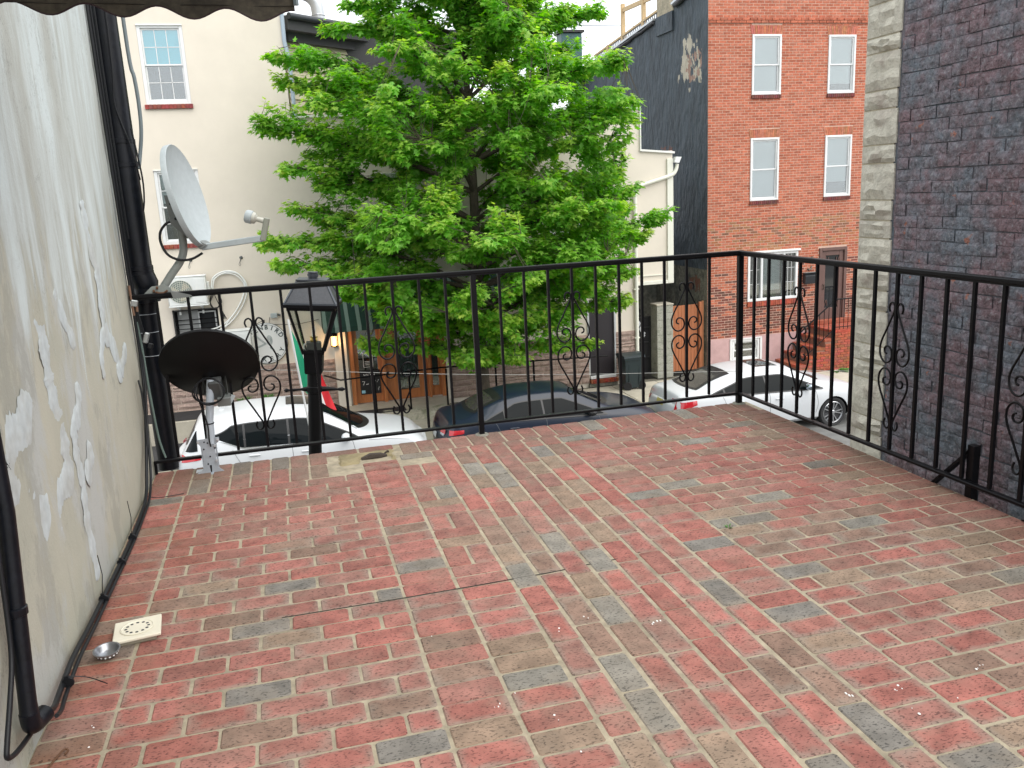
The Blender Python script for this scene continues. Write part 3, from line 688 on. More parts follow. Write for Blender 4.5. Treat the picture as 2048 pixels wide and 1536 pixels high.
MB().box((14.76, YF-.09, -1.27), (.43, .16, .02), R3(-32,0,0)).build('mailbox_lid', M('black_metal_box', (.02,.022,.026), .35), rh)
m = MB(); m.tube([(14.83,YF-.02,-1.06),(14.80,YF-.03,-1.14),(14.74,YF-.03,-1.17),(14.70,YF-.03,-1.12)], .022, 6).tube([(14.83,YF-.02,-.80),(14.83,YF-.02,-.98)], .035, 6)
m.build('wall_ornament', M('aged_metal', (.16,.13,.10), .6), rh)
# side wall seen down the alley: black coat above, bare render below, sloping top edge
roofz = lambda y: 6.45-(y-16)*.165 if y < 19.2 else 5.95-(y-19.2)*.098
def tri_side(mb, ya, yb, z0, fn, x):
    n_ = 24
    for i in range(n_):
        y0_, y1_ = ya+(yb-ya)*i/n_, ya+(yb-ya)*(i+1)/n_; m_ = 14; rows_ = []
        for yy in (y0_, y1_): rows_.append([(x, yy, z0+(fn(yy)-z0)*j/m_) for j in range(m_+1)])
        mb.grid(rows_)
pb = M('black_coating', (.05,.067,.084), .7, vary=(2.4,.42), bump=(7,1.,.09), aniso=(1,1,.42))
n = pb.node_tree.nodes; l = pb.node_tree.links; bb = n['Principled BSDF']; src = bb.inputs['Base Color'].links[0].from_socket
def add_flake(mat, scale, lo, col, zlo, zhi, ylo, yhi, seed=0.):
    """bare patches with a ragged outline inside a stretch of the wall"""
    n = mat.node_tree.nodes; l = mat.node_tree.links; bb = n['Principled BSDF']; src = bb.inputs['Base Color'].links[0].from_socket
    g = n.new('ShaderNodeNewGeometry'); mp = n.new('ShaderNodeMapping'); mp.inputs['Scale'].default_value = scale; mp.inputs['Location'].default_value = (seed,)*3; l.new(g.outputs['Position'], mp.inputs[0])
    t = n.new('ShaderNodeTexNoise'); t.inputs['Scale'].default_value = 1; t.inputs['Detail'].default_value = 7; t.inputs['Roughness'].default_value = .6; l.new(mp.outputs[0], t.inputs['Vector'])
    sp = n.new('ShaderNodeSeparateXYZ'); l.new(g.outputs['Position'], sp.inputs[0])
    def bump_(sock, a, b):
        c, hw = (a+b)/2, (b-a)/2; s1 = n.new('ShaderNodeMath'); s1.operation = 'SUBTRACT'; s1.inputs[1].default_value = c; l.new(sock, s1.inputs[0])
        s2 = n.new('ShaderNodeMath'); s2.operation = 'ABSOLUTE'; l.new(s1.outputs[0], s2.inputs[0])
        r = n.new('ShaderNodeMapRange'); r.inputs[1].default_value = hw; r.inputs[2].default_value = hw*.3; r.inputs[3].default_value = -.4; r.inputs[4].default_value = .06; l.new(s2.outputs[0], r.inputs[0]); return r.outputs[0]
    s = t.outputs['Fac']
    for f in (bump_(sp.outputs[2], zlo, zhi), bump_(sp.outputs[1], ylo, yhi)):
        a = n.new('ShaderNodeMath'); a.operation = 'ADD'; l.new(s, a.inputs[0]); l.new(f, a.inputs[1]); s = a.outputs[0]
    r = n.new('ShaderNodeMapRange'); r.inputs[1].default_value = lo; r.inputs[2].default_value = lo+.02; l.new(s, r.inputs[0])
    x = n.new('ShaderNodeMixRGB'); x.inputs[2].default_value = (*col, 1); l.new(r.outputs[0], x.inputs[0]); l.new(src, x.inputs[1]); l.new(x.outputs[0], bb.inputs['Base Color'])
add_flake(pb, (1, 4.2, 2.2), .575, (.50,.45,.36), 3.1, 6.0, 15.6, 18.3, 3.)
add_flake(pb, (1, 6., 4.), .64, (.33,.20,.15), 3.4, 5.4, 15.6, 17.8, 8.)
add_flake(pb, (1, 5., 6.), .65, (.16,.07,.055), 1.2, 3.0, 17.2, 19.8, 5.)
m = MB(); tri_side(m, YF+.003, 27., -.95, roofz, rx0-.004); m.build('side_wall', pb, rh, smooth=60)
m = MB(); tri_side(m, YF+.003, 27., ZS-.1, lambda y: -.95, rx0-.002)
cem = M('rough_render', (.17,.165,.13), .95, vary=(2.2,.35), bump=(12,.9,.03), col2=(.085,.09,.075), mask=(.45,.6))
add_flake(cem, (1, 5., 3.), .62, (.17,.075,.05), -1.9, -.9, 15.9, 17.6, 2.)
m.build('side_wall_base', cem, rh, smooth=60)
m = MB(); m.add([(rx0,YF+.26,ZS),(rx1,YF+.26,ZS),(rx1,27,ZS),(rx0,27,ZS),(rx0,YF+.26,6.3),(rx1,YF+.26,6.3),(rx1,27,5.1),(rx0,27,5.1)], [(4,5,6,7),(1,2,6,5),(2,3,7,6)])
m.build('roof', M('roof_felt', (.06,.06,.065), .8), rh)
m = MB()
for ya, yb in ((16.3,18.0),(19.2,27)):
    m.bar((rx0-.03, ya, roofz(ya)+.02), (rx0-.03, yb, roofz(yb)+.02), .10, .06)
m.build('roof_flashing', M('galvanised', (.52,.54,.56), .4, .6), rh)
m = MB(); y_ = 16.3
pts = [(rx0-.06, y_+i*.22, roofz(y_+i*.22)-.10+random.uniform(-.03,.03)) for i in range(8)]; m.tube(pts, [random.uniform(.05,.09) for _ in pts], 6)
pts = [(rx0-.05, 19.2+i*.3, roofz(19.2+i*.3)-.08+random.uniform(-.03,.03)) for i in range(24)]; m.tube(pts, [random.uniform(.03,.06) for _ in pts], 6)
m.build('roof_tar', M('roof_felt', (.06,.06,.065), .8), rh, smooth=60)
m = MB().box((rx0+.3, 18.5, 6.6), (.66, 1.05, 1.7), b=.02); ch = m.build('chimney', M('chimney_render', (.42,.36,.26), .9, vary=(3,.25), bump=(20,.6,.02), col2=(.30,.27,.2)), rh)
MB().box((rx0+.28, 18.5, 5.72), (.67, 1.06, .5)).build('chimney_base', pb, ch)
# stoop with brick steps and iron handrail
st = thing('brick_stoop', 'red brick stoop with five steps and black iron handrail beside the brown door', 'steps', (15, 15.4, ZS))
sb = brick_mat('stoop_brick', 'attr', pits=False, grime=.25, bumpd=.004); mj = M('stoop_joint', (.24,.12,.085), .9)
lev = [(13.75,-3.60),(14.02,-3.38),(14.28,-3.16),(14.53,-2.94),(14.80,-2.72)]
for i, (xs_, zt) in enumerate(lev):
    xe = lev[i+1][0]+.01 if i < 4 else 16.6
    m = MB(); m.box(((xs_+xe)/2, 15.40, (ZS-.02+zt-.075)/2), (xe-xs_, 1.15, zt-.075-ZS+.02)); m.build('step_core', mj, st)
    m = MB()
    for j in range(12): m.box((xs_-.02+(xe-xs_+.03)/2, 14.81+.098*j+.049, zt-.036), (xe-xs_+.04, .091, .072), b=.006, col=tuple(v*random.uniform(.8,1.2) for v in (.30,.075,.042)))
    m.build('tread', sb, st, kind='stuff')
    m = MB(); z_ = ZS+.005; rw_ = 0
    while z_ < zt-.13:
        x = xs_+.004-(.1 if rw_ % 2 else 0)
        while x < xe:
            a, b = max(x, xs_+.004), min(x+.2, xe)
            if b-a > .02: m.box(((a+b)/2, 14.822, z_+.029), (b-a, .03, .058), b=.004, col=tuple(v*random.uniform(.8,1.2) for v in (.31,.085,.05)))
            x += .21
        z_ += .0685; rw_ += 1
    m.build('bricks', sb, st, kind='stuff')
m = MB().box((15.5, 15.88, -2.66), (1.3, .22, .115), b=.01, col=(.30,.08,.045)); m.build('threshold', sb, st)
iron = M('black_iron', (.0035,.0035,.0045), .42, spec=.16, bump=(220,.2,.002))
m = MB(); hr = [(13.72,14.86,-2.75),(13.95,14.86,-2.55),(14.85,14.86,-1.88),(16.5,14.86,-1.88)]
m.tube(hr, .02, 6); m.tube([(14.85,14.86,-2.64),(16.5,14.86,-2.64)], .012, 5); m.tube([(13.85,14.86,-3.45),(14.85,14.86,-2.66)], .012, 5)
m.build('handrail', iron, st)
for x in np.arange(14.85, 16.5, .13): MB().tube([(x,14.86,-2.71),(x,14.86,-1.88)], .009, 5).build('baluster', iron, st)
for i in range(7):
    t_ = (i+.5)/7; MB().tube([(13.87+t_*.98,14.86,-3.43+t_*.79),(13.87+t_*.98,14.86,-2.61+t_*.70)], .009, 5).build('baluster', iron, st)
weed('weed', 'low green weeds growing along the foot of the brick stoop', (14.9, 14.76, ZS), 40, .07, .5)
# roof deck carpentry behind
wood = M('pale_lumber', (.55,.40,.22), .7, vary=(6,.15))
rd = thing('roof_deck_frame', 'pale timber post frame and picket railing on the roof of the brick house', 'roof deck', (12.0, 22, 5.5))
for y_, z1 in ((22.35, 7.02), (20.72, 8.6), (19.35, 8.6)): MB().box((11.95, y_, (5.5+z1)/2), (.12, .12, z1-5.5), b=.01).build('post', wood, rd)
MB().bar((11.95,22.35,6.83),(11.95,19.35,6.72), .06, .13).build('beam', wood, rd); MB().bar((11.95,20.72,7.55),(11.95,19.35,7.5), .06, .13).build('beam', wood, rd)
for y_ in (22.35, 20.72): MB().bar((11.95,y_-.45,5.65),(11.95,y_-.05,6.1), .05, .08).build('brace', wood, rd)
MB().bar((11.93,24.9,5.83),(11.93,19.2,6.33), .08, .06).build('top_rail', wood, rd)
MB().box((11.93, 23.6, 5.6), (.12, .12, .75)).build('post', wood, rd)
pk_ = M('grey_picket', (.32,.35,.38), .6)
m = MB()
for i in range(40): y_ = 24.8-i*.14; m.bar((11.93,y_,5.2),(11.93,y_,5.85+(24.9-y_)*.087), .03, .03)
m.build('pickets', pk_, rd, kind='stuff')
tb = thing('roof_cabin', 'dark teal box on a far roof behind the tree', 'roof cabin', (11.2, 25.5, 5))
m = MB().box((11.2,25.5,5.7), (.75,.6,1.9), b=.02); m.build('wall', M('teal_panel', (.035,.10,.10), .5), tb); MB().box((11.2,25.5,6.7), (.9,.75,.08)).build('roof', dkgrid, tb)
# ================================================================ alley: black gate, block pier, cedar gate
bw = thing('alley_back_wall', 'stained grey render wall deep in the covered alley', 'wall', (10.6, 19.4, ZS))
MB().box((10.6, 19.4, -1.9), (2.3, .2, 3.9)).build('wall', cem, bw)
ag = thing('alley_gate', 'black steel gate with cross bars at the mouth of the alley', 'gate', (9.9, 16.5, ZS))
dm_ = M('gate_steel', (.016,.016,.018), .55, vary=(8,.2))
MB().box((9.88, 16.52, -2.95), (.56, .03, 1.6)).build('panel', M('gate_mesh', (.012,.012,.014), .8), ag)
for z_ in (-3.72,-3.28,-2.86,-2.45,-2.16): MB().box((9.88, 16.49, z_), (.60, .04, .035), b=.004).build('rail', dm_, ag)
for x in (9.60, 10.16): MB().box((x, 16.5, -2.95), (.04, .05, 1.62), b=.004).build('upright', dm_, ag)
gb = MB(); P = []
for i in range(17):
    th = math.pi*i/16; P.append([(9.9+.30*math.sin(th)*math.cos(ph)*(1+.12*math.sin(5*ph+i)+random.uniform(-.06,.06)), 16.95+.22*math.sin(th)*math.sin(ph), -2.35+.42*math.cos(th)*(1+.05*math.sin(4*ph))) for ph in np.linspace(0, 2*math.pi, 25)])
tag(gb.grid(P).build('garbage_bag', M('black_plastic', (.012,.012,.014), .16, spec=.6, bump=(14,1.,.03)), at=(9.9,16.95,-2.8), smooth=40), 'shiny black garbage bag heaped behind the alley gate', 'garbage bag')
for q in range(3):  # white crumpled patches stand in for glints on the shiny black bag
    m = MB(); P = []
    for i in range(7): P.append([(9.80+.07*q+.05*math.cos(6.28*j/8)*math.sin(3.14*i/6)+random.uniform(-.012,.012), 16.44, -2.28-.09*i/6-.15*q+.05*math.sin(6.28*j/8)+random.uniform(-.012,.012)) for j in range(8)])
    vs_p = [v for r0 in P for v in r0]
    m.grid([[(a, b-.02*math.sin(i_), c) for i_, (a, b, c) in enumerate(r0)] for r0 in P])
    tag(m.build('bag_glint', M('glint_white', (.62,.65,.68), .35), at=(9.8+.07*q,16.44,-2.4), smooth=30), ('crumpled white patch painted as a glint at the top of the alley gate', 'small white patch painted as a glint on the middle of the alley gate', 'white patch painted as a glint low on the alley gate')[q], 'painted glint')
bp = thing('block_pier', 'grey concrete block pier between the alley gate and the cedar gate', 'pier', (10.4, 16.3, ZS))
z_ = ZS
blk = M('concrete_block', (.30,.30,.255), .92, vary=(5,.2), bump=(50,.7,.008), col2=(.20,.21,.17), mask=(.5,.68))
while z_ < -1.95:
    MB().box((10.40, 16.25, z_+.098), (.47, .42, .196), b=.008).build('block', blk, bp); z_ += .2
MB().box((10.40, 16.25, z_+.02), (.50, .45, .04), b=.01).build('cap', concrete, bp)
cg = thing('cedar_gate', 'orange brown vertical board gate between the block pier and the brick house', 'gate', (11.1, 16.2, ZS))
cm = M('cedar_stain', (.33,.115,.045), .65, vary=(2.5,.25), aniso=(14,14,.7)); x = 10.665
for i in range(8):
    MB().box((x+.048, 16.2, (-3.70-1.88)/2+random.uniform(-.008,.008)), (.091, .025, 1.82), b=.004).build('board', cm, cg); x += .0955
MB().box((11.50, 16.15, -2.78), (.10, .10, 1.92), b=.008).build('post', cm, cg)
MB().box((11.585, 16.18, -2.75), (.05, .06, 1.9), b=.006).build('jamb', M('cedar_light', (.45,.20,.09), .65, vary=(2.5,.2)), cg)
# ================================================================ cream house with the bakery
stucco = M('cream_stucco', (.645,.59,.505), .9, vary=(1.1,.05), bump=(70,.35,.004))
cb = thing('cream_house', 'cream stucco house with a bakery shopfront and stone clad base', 'house', (4, YF+4, ZS))
wins = [(-1.92,-.98,3.62,5.27),(-1.97,-1.03,.58,2.23),(3.05,3.92,.30,1.95),(7.20,8.06,.20,1.80)]
HO = wins+[(-1.97,-.98,-1.75,-.92),(1.93,4.31,-3.62,-1.30),(8.19,8.91,-3.53,-1.50),(9.56,10.7,-9,-1.215)]
prof = ([1.12,9.73],[9.0,3.26,2.20],lambda x: 99 if x < 1.12 else 3.26 if x < 9.73 else 2.20)
m = MB(); wall_cells(m, -9., 10.62, ZS-.1, 9., YF, YF+.28, HO, profile=prof); m.build('wall', stucco, cb)
coping = M('white_coping', (.70,.70,.67), .6)
m = MB().box((5.42, YF+.12, 3.285), (8.62, .36, .05)).bar((9.70,YF+.12,2.24),(10.66,YF+.12,2.15), .36, .05).box((9.72, YF+.12, 2.75), (.03, .34, 1.02)); m.build('coping', coping, cb)
MB().add([(1.12,YF+.28,ZS),(1.12,YF+7,ZS),(1.12,YF+7,9),(1.12,YF+.28,9)], [(0,1,2,3)]).build('side_wall', stucco, cb)
MB().box((10.16, 17.2, .49), (.92, 2.0, 3.38)).box((10.16, 17.2, -1.22), (.94, 2.1, .02)).build('overhang', M('overhang_soffit', (.13,.12,.10), .9), cb)
MB().box((9.62, 17.3, -2.5), (.06, 2.0, 2.7)).build('alley_wall', cem, cb)
m = MB().box((10.535, YF-.02, .40), (.17, .06, 3.2), b=.005).box((10.09, YF-.02, -1.175), (1.05, .05, .09), b=.005).box((10.0, YF-.015, -.98), (.86, .03, .02)); m.build('corner_trim', M('trim_paint', (.66,.66,.58), .55), cb)
window(cb, *wins[0], YF+.035, cols=3, rows=2, blinds=(0,.52), frame=.075, blue=True); window(cb, *wins[1], YF+.035, cols=3, rows=2, blinds=(0,.45), frame=.075)
window(cb, *wins[2], YF+.035, frame=.075); window(cb, *wins[3], YF+.035, blinds=(0,.5), frame=.075)
for h in wins:
    m = MB()
    for i in range(12):
        u0 = h[0]-.03+(h[1]-h[0]+.06)*i/12; m.box((u0+(h[1]-h[0]+.06)/24, YF-.015, h[2]-.052), ((h[1]-h[0]+.06)/12-.006, .09, .095), b=.004, col=tuple(v*random.uniform(.8,1.2) for v in (.25,.062,.05)))
    m.build('sill', facade_brick, cb, kind='stuff')
    MB().box(((h[0]+h[1])/2, YF+.005, h[3]-.012), (h[1]-h[0], .06, .022)).build('drip_cap', coping, cb)
# ground-floor grille window
m = MB().box((-1.475, YF+.22, -1.33), (.99, .02, .83)); w = m.build('cellar_window', dkin, cb)
MB().box((-1.66, YF+.15, -1.3), (.46, .03, .72)).build('shutter', M('grey_panel', (.30,.31,.31), .6), w)
m = MB()
for a, b, c, d in ((-1.42,-1.06,-1.03,-1.0),(-1.42,-1.06,-1.62,-1.59),(-1.44,-1.41,-1.62,-1.0),(-1.07,-1.04,-1.62,-1.0)): m.box(((a+b)/2, YF+.12, (c+d)/2), (b-a, .04, d-c))
m.build('inner_frame', M('aluminium', (.55,.57,.58), .4, .5), w)
m = MB()
for z_ in (-1.17,-1.27,-1.38): m.tube([(-1.96,YF+.05,z_),(-.99,YF+.05,z_+random.uniform(-.01,.01))], .011, 5)
m.build('bars', iron, w)
m = MB().box((-1.475, YF+.03, -.935), (.99, .2, .03)).box((-1.955, YF+.03, -1.33), (.03, .2, .83)); m.build('reveal', dkgrid, w)
# stone cladding: each rock-faced strip a part
sm = M('clad_stone', (.34,.25,.21), .9, vary=(5,.2), bump=(45,.8,.012), col2=(.255,.185,.16), mask=(.42,.62))
jm = M('clad_joint', (.58,.49,.41), .9)
rows_ = 9; zb, zt = -3.72, -2.40; rh_ = (zt-zb)/rows_
stones = []
for xa, xb in ((-4.2,1.58),(4.46,8.17),(8.93,9.50)):
    MB().box(((xa+xb)/2, YF-.008, (zb+zt)/2), (xb-xa, .03, zt-zb)).build('stone_bed', jm, cb)
    for r0 in range(rows_):
        x = xa
        while x < xb-.02:
            wd = random.uniform(.30,.68); wd = min(wd, xb-x)
            if xb-x-wd < .14: wd = xb-x
            if wd > .35 and random.random() < .12:
                stones.append((x, zb+r0*rh_, wd, rh_/2)); stones.append((x, zb+(r0+.5)*rh_, wd, rh_/2))
            else: stones.append((x, zb+r0*rh_, wd, rh_))
            x += wd
for (x, z_, wd, hh) in stones:
    vs, fs = rockface(wd-.016, hh-.016, .045, 5, 2, .016)
    MB().add([(x+.008+a, YF-.02+b, z_+.008+c) for a, b, c in vs], fs).build('stone', sm, cb, smooth=24)
# pilasters and wooden shopfront
MB().box((1.735, YF-.05, -2.5), (.30, .14, 2.44), b=.006).build('pilaster', stucco, cb); MB().box((4.385, YF-.03, -2.5), (.13, .10, 2.44), b=.006).build('pilaster', stucco, cb)
fir = M('varnished_fir', (.44,.155,.05), .38, vary=(2.2,.3), aniso=(12,12,.8), coat=.3)
m = MB()
for a, b, c, d in ((1.93,2.04,-3.62,-1.30),(4.19,4.31,-3.62,-1.30),(2.04,4.19,-1.40,-1.30),(2.72,2.80,-3.62,-1.40),(3.86,3.92,-3.62,-1.40)): m.box(((a+b)/2, YF+.02, (c+d)/2), (b-a, .16, d-c), b=.008)
sf = m.build('shopfront_frame', fir, cb)
curt = M('curtain', (.36,.42,.38), .8, vary=(5,.12), aniso=(8,8,.5))
for nm, a, b, gx0, gx1, zb_, cur in (('door',2.04,2.72,2.15,2.62,-3.36,False),('door',2.80,3.86,3.12,3.63,-3.36,True),('side_light',3.92,4.19,3.97,4.13,-3.34,True)):
    m = MB()
    for p, q, c, d in ((a,gx0,-3.60,-1.40),(gx1,b,-3.60,-1.40),(gx0,gx1,-3.60,zb_),(gx0,gx1,-1.52,-1.40)): m.box(((p+q)/2, YF+.05, (c+d)/2), (q-p, .05, d-c), b=.006)
    d_ = m.build(nm, fir, cb)
    MB().box(((gx0+gx1)/2, YF+.05, (zb_-1.52)/2), (gx1-gx0, .008, -1.52-zb_)).build('pane', pane_m, d_)
    if cur:
        P = []
        for i in range(25):
            u = gx0+(gx1-gx0)*i/24; P.append([(u, YF+.13+.018*math.sin(i*1.7), zb_+.05), (u, YF+.13+.018*math.sin(i*1.7), -1.5)])
        MB().grid(P).build('curtain', curt, d_, smooth=60)
MB().box((3.12, YF+.75, -2.45), (2.35, .05, 2.3)).build('shop_interior', M('shop_interior', (.06,.06,.055), .8), cb)
MB().box((2.40, YF+.55, -2.0), (.5, .3, .55), b=.05).build('display_reflection', M('display_reflection', (.42,.45,.46), .5), cb)  # pale block: its light colour stands in for whitish reflections in the door glass
chalk = M('chalk', (.68,.70,.70), .8)
cbd = MB().box((2.40, YF+.012, -3.08), (.50, .02, .60), b=.004).build('chalkboard', M('blackboard', (.012,.012,.013), .6), sf)
m = MB()
def stroke(mb, pts, y, r=.008): mb.tube([(a, y, b) for a, b in pts], r, 4)
for x in (2.27, 2.34, 2.43, 2.50):        # chalk heading and items
    stroke(m, [(x-.025,-2.86),(x-.02,-2.895),(x+.005,-2.895),(x+.012,-2.86),(x+.012,-2.90)], YF-.001)
stroke(m, [(2.20,-3.05),(2.26,-3.05),(2.22,-3.14)], YF-.001); stroke(m, [(2.29,-3.13),(2.35,-3.12)], YF-.001)
for q in range(14):
    x, z_ = random.uniform(2.38,2.6), random.uniform(-3.30,-3.05); stroke(m, [(x,z_),(x+random.uniform(.01,.05),z_+random.uniform(-.015,.015))], YF-.001, .005)
m.build('chalk_writing', chalk, cbd, kind='stuff')
MB().box((2.21, YF-.0, -3.31), (.09, .008, .07)).build('sticker', M('sticker', (.30,.55,.65), .5), cbd)
m = MB()
for a, b in (((2.27,-2.35),(2.50,-2.35)),((2.50,-2.35),(2.50,-2.70)),((2.50,-2.70),(2.27,-2.70)),((2.27,-2.70),(2.27,-2.35)),((2.30,-2.60),(2.46,-2.60)),((2.30,-2.64),(2.44,-2.64)),((2.30,-2.56),(2.42,-2.57))): m.tube([(a[0],YF+.042,a[1]),(b[0],YF+.042,b[1])], .006, 4)
m.build('door_decal', chalk, sf)
# dark door with white sill and brick step
dk = M('dark_door', (.022,.018,.022), .45)
m = MB().box((8.55, YF+.06, -2.52), (.70, .05, 2.02), b=.006); d_ = m.build('door', dk, cb)
MB().tube([(8.27,YF+.03,-2.62),(8.27,YF-.02,-2.62)], .025, 8).build('handle', M('aluminium', (.55,.57,.58), .4, .5), d_)
MB().box((8.55, YF+.02, -3.57), (.72, .2, .08), b=.008).build('door_sill', white, cb); MB().box((8.175, YF, -2.5), (.05,.06,2.0)).box((8.925, YF, -2.5), (.05,.06,2.0)).build('door_trim', M('aluminium', (.55,.57,.58), .4, .5), cb)
m = MB()
for i in range(13): m.box((8.17+.06*i+.03, YF-.06, -3.67), (.052, .16, .10), b=.005, col=tuple(v*random.uniform(.7,1.3) for v in (.30,.07,.04)))
m.build('door_step', facade_brick, cb, kind='stuff')
MB().box((8.55, YF-.03, -3.77), (.80, .12, .10)).build('step_base', conc_dark, cb)
# downpipes
tp = M('trim_paint', (.66,.66,.58), .55)
m = MB().tube(smooth_path([(10.72,YF-.06,1.86),(10.70,YF-.06,1.74),(10.62,YF-.07,1.62),(10.45,YF-.07,1.55),(9.70,YF-.07,1.36),(9.56,YF-.07,1.30),(9.53,YF-.07,1.18),(9.53,YF-.07,.9)],4)+[(9.53,YF-.07,-3.75)], .05, 10)
m.build('downpipe', tp, cb, smooth=50)
MB().prism([(10.62,1.90),(10.75,1.88),(10.82,2.03),(10.66,2.04)], lambda a, b, t: (a, YF-.13+t, b), .14).build('rain_head', white, cb)
for z_ in (.2,-1.3,-2.6): MB().box((9.53, YF-.05, z_), (.14,.11,.03)).build('pipe_strap', tp, cb)

m = MB().tube([(1.17,YF-.05,7.5),(1.15,YF-.05,4.9),(1.22,YF-.05,4.5),(1.22,YF-.05,3.3)], .045, 8); m.build('leader_pipe', M('blue_grey_metal', (.33,.40,.48), .5), cb, smooth=50)
# rear wing with siding and eaves
A = Vector((1.16, 16.75, 0)); dv = Vector((math.cos(math.radians(40)), math.sin(math.radians(40)), 0)); nv = Vector((dv.y, -dv.x, 0))
def sd(u, o, z): return A+dv*u+nv*o+Vector((0,0,z))
sidm = M('tan_siding', (.52,.48,.34), .7, vary=(3,.06)); z_ = 2.6; m0 = MB()
m0.add([sd(0,-.02,2.0), sd(5.2,-.02,2.0), sd(5.2,-.02,5.3), sd(0,-.02,5.3)], [(0,1,2,3)]); m0.build('wing_wall', sidm, cb)
while z_ < 5.2:
    MB().add([sd(0,.045,z_), sd(5.2,.045,z_), sd(5.2,.0,z_+.165), sd(0,0,z_+.165), sd(0,0,z_), sd(5.2,0,z_)], [(0,1,2,3),(0,4,5,1)]).build('siding_board', sidm, cb); z_ += .165
felt = M('roof_felt', (.06,.06,.065), .8)
m = MB(); c0 = [sd(-.2,.40,5.22), sd(5.6,.40,5.22), sd(5.6,.42,5.52), sd(-.2,.42,5.52), sd(-.2,-1.2,5.62), sd(5.6,-1.2,5.62), sd(-.2,-.1,5.22), sd(5.6,-.1,5.22)]
m.add(c0, [(0,1,2,3),(3,2,5,4),(0,6,7,1),(1,7,5,2),(0,3,4,6)]); m.build('wing_roof', felt, cb)
m = MB(); gm = M('black_gutter', (.035,.04,.048), .45)
m.tube([sd(-.2,.47,5.50), sd(5.6,.47,5.50)], .075, 8); m.build('gutter', gm, cb, smooth=50)
MB().bar(sd(0,.10,5.12), sd(5.2,.10,5.12), .14, .2).build('fascia', felt, cb)
m = MB().box((3.0, 21, 4.55), (5.4, 6, 1.9)); m.build('rear_mass', felt, cb)
vt = thing('vent_duct', 'galvanised roof duct with an elbow above the black gutter', 'vent duct', (2.1, 19, 5.5))
galv = M('galvanised', (.52,.54,.56), .4, .6)
m = MB().tube(smooth_path([(2.15,19,5.4),(2.14,19,6.12),(2.08,19,6.36),(1.9,19,6.52),(1.62,19,6.56),(1.0,19,6.56)],4), .165, 14); m.build('duct', galv, vt, smooth=50)
m = MB()
for z_ in (5.75, 6.02): m.lathe([(.17,z_-.015),(.18,z_),(.17,z_+.015)], 14, Matrix.Translation((2.145,19,0)))
m.build('band', galv, vt)
# awnings over the shop door and the next bay
def awning(name, label, xa, xb, z0, z1, dep, stripe=False):
    t = thing(name, label, 'awning', ((xa+xb)/2, YF-dep/2, z0))
    gm = M('green_canvas', (.012,.05,.036), .75, vary=(5,.2)); wm = M('faded_stripe', (.22,.30,.26), .75)
    n_ = int((xb-xa)/.085); m = MB(); m2 = MB()
    for i in range(n_):
        u0, u1 = xa+(xb-xa)*i/n_, xa+(xb-xa)*(i+1)/n_; P = []
        for u in (u0, u1): P.append([(u, YF-.01-dep*q, z1-(z1-z0-.12)*q-.03*math.sin(q*3.14)) for q in np.linspace(0,1,5)]+[(u, YF-.01-dep, z0)])
        (m2 if stripe and i % 3 == 0 else m).grid(P)
    m.add([(xa,YF,z1),(xa,YF-dep,z0+.12),(xa,YF-dep,z0),(xa,YF,z0),(xb,YF,z1),(xb,YF-dep,z0+.12),(xb,YF-dep,z0),(xb,YF,z0)], [(0,1,2,3),(4,5,6,7)])
    c = m.build('canopy', gm, t)
    if stripe: m2.build('stripe', wm, c, kind='stuff')
    m = MB()
    for u in (xa+.03, xb-.03): m.tube([(u,YF,z0+.02),(u,YF-dep+.02,z0+.02),(u,YF-.02,z1-.04)], .012, 5)
    m.build('frame', iron, t)
awning('awning', 'dark green striped canvas awning over the bakery door', 1.35, 4.75, -1.62, -.62, .95, True)
awning('awning', 'green and white striped awning behind the tree crown', 5.5, 7.3, -1.25, -.62, .75, True)
# entrance platform, kerb wall and railing
pf = thing('entrance_platform', 'low concrete platform with black mat before the bakery doors', 'platform', (1.5, 15.3, ZS))
m = MB(); m.add([(-4.2,14.9,ZS-.1),(4.2,14.85,ZS-.1),(4.2,15.98,ZS-.1),(-4.2,15.98,ZS-.1),(-4.2,14.9,-3.30),(-.2,14.9,-3.32),(1.2,14.9,-3.60),(4.2,14.85,-3.62),(4.2,15.98,-3.62),(1.2,15.98,-3.60),(-.2,15.98,-3.32),(-4.2,15.98,-3.30),(-.2,14.9,ZS-.1),(1.2,14.9,ZS-.1)], [(4,5,10,11),(5,6,9,10),(6,7,8,9),(0,12,5,4),(12,13,6,5),(13,1,7,6),(1,2,8,7)])
m.build('slab', concrete, pf)
matm = M('black_rubber', (.016,.016,.018), .8, bump=(90,.4,.004), vary=(6,.3))
m = MB(); m.add([(-4.1,15.0,-3.29),(-.2,15.0,-3.31),(-.2,15.9,-3.31),(-4.1,15.9,-3.29)], [(0,1,2,3)]); m.build('mat', matm, pf)
m = MB(); m.box((2.1, 15.05, -3.605), (2.0, .38, .02), b=.004); m.build('mat', matm, pf)
m = MB(); P = []
for i in range(21): P.append([(2.5+1.95*i/20, y_, z_) for y_, z_ in ((14.98,-3.60+.02*math.sin(i*.9)),(14.80,-3.615),(14.66,-3.66-.03*math.sin(i*.5)),(14.62,-3.86))])
m.grid(P).build('mossy_kerb', kerbm, pf, smooth=50)
weed('weed', 'larger green weed tuft at the foot of the stone cladding behind the white suv', (-.62,15.85,-3.3), 70, .22, .28); weed('weed', 'smaller green weed tuft at the foot of the stone cladding below the round sign', (-.05,15.85,-3.3), 50, .24, .24)
hr = thing('handrail', 'black iron handrail along the entrance platform and pavement', 'handrail', (4, 14.9, ZS))
m = MB().tube([(1.30,15.9,-2.78),(1.62,14.9,-2.72),(4.0,14.9,-2.66),(8.3,14.95,-2.80)], .02, 6); m.build('top_rail', iron, hr)
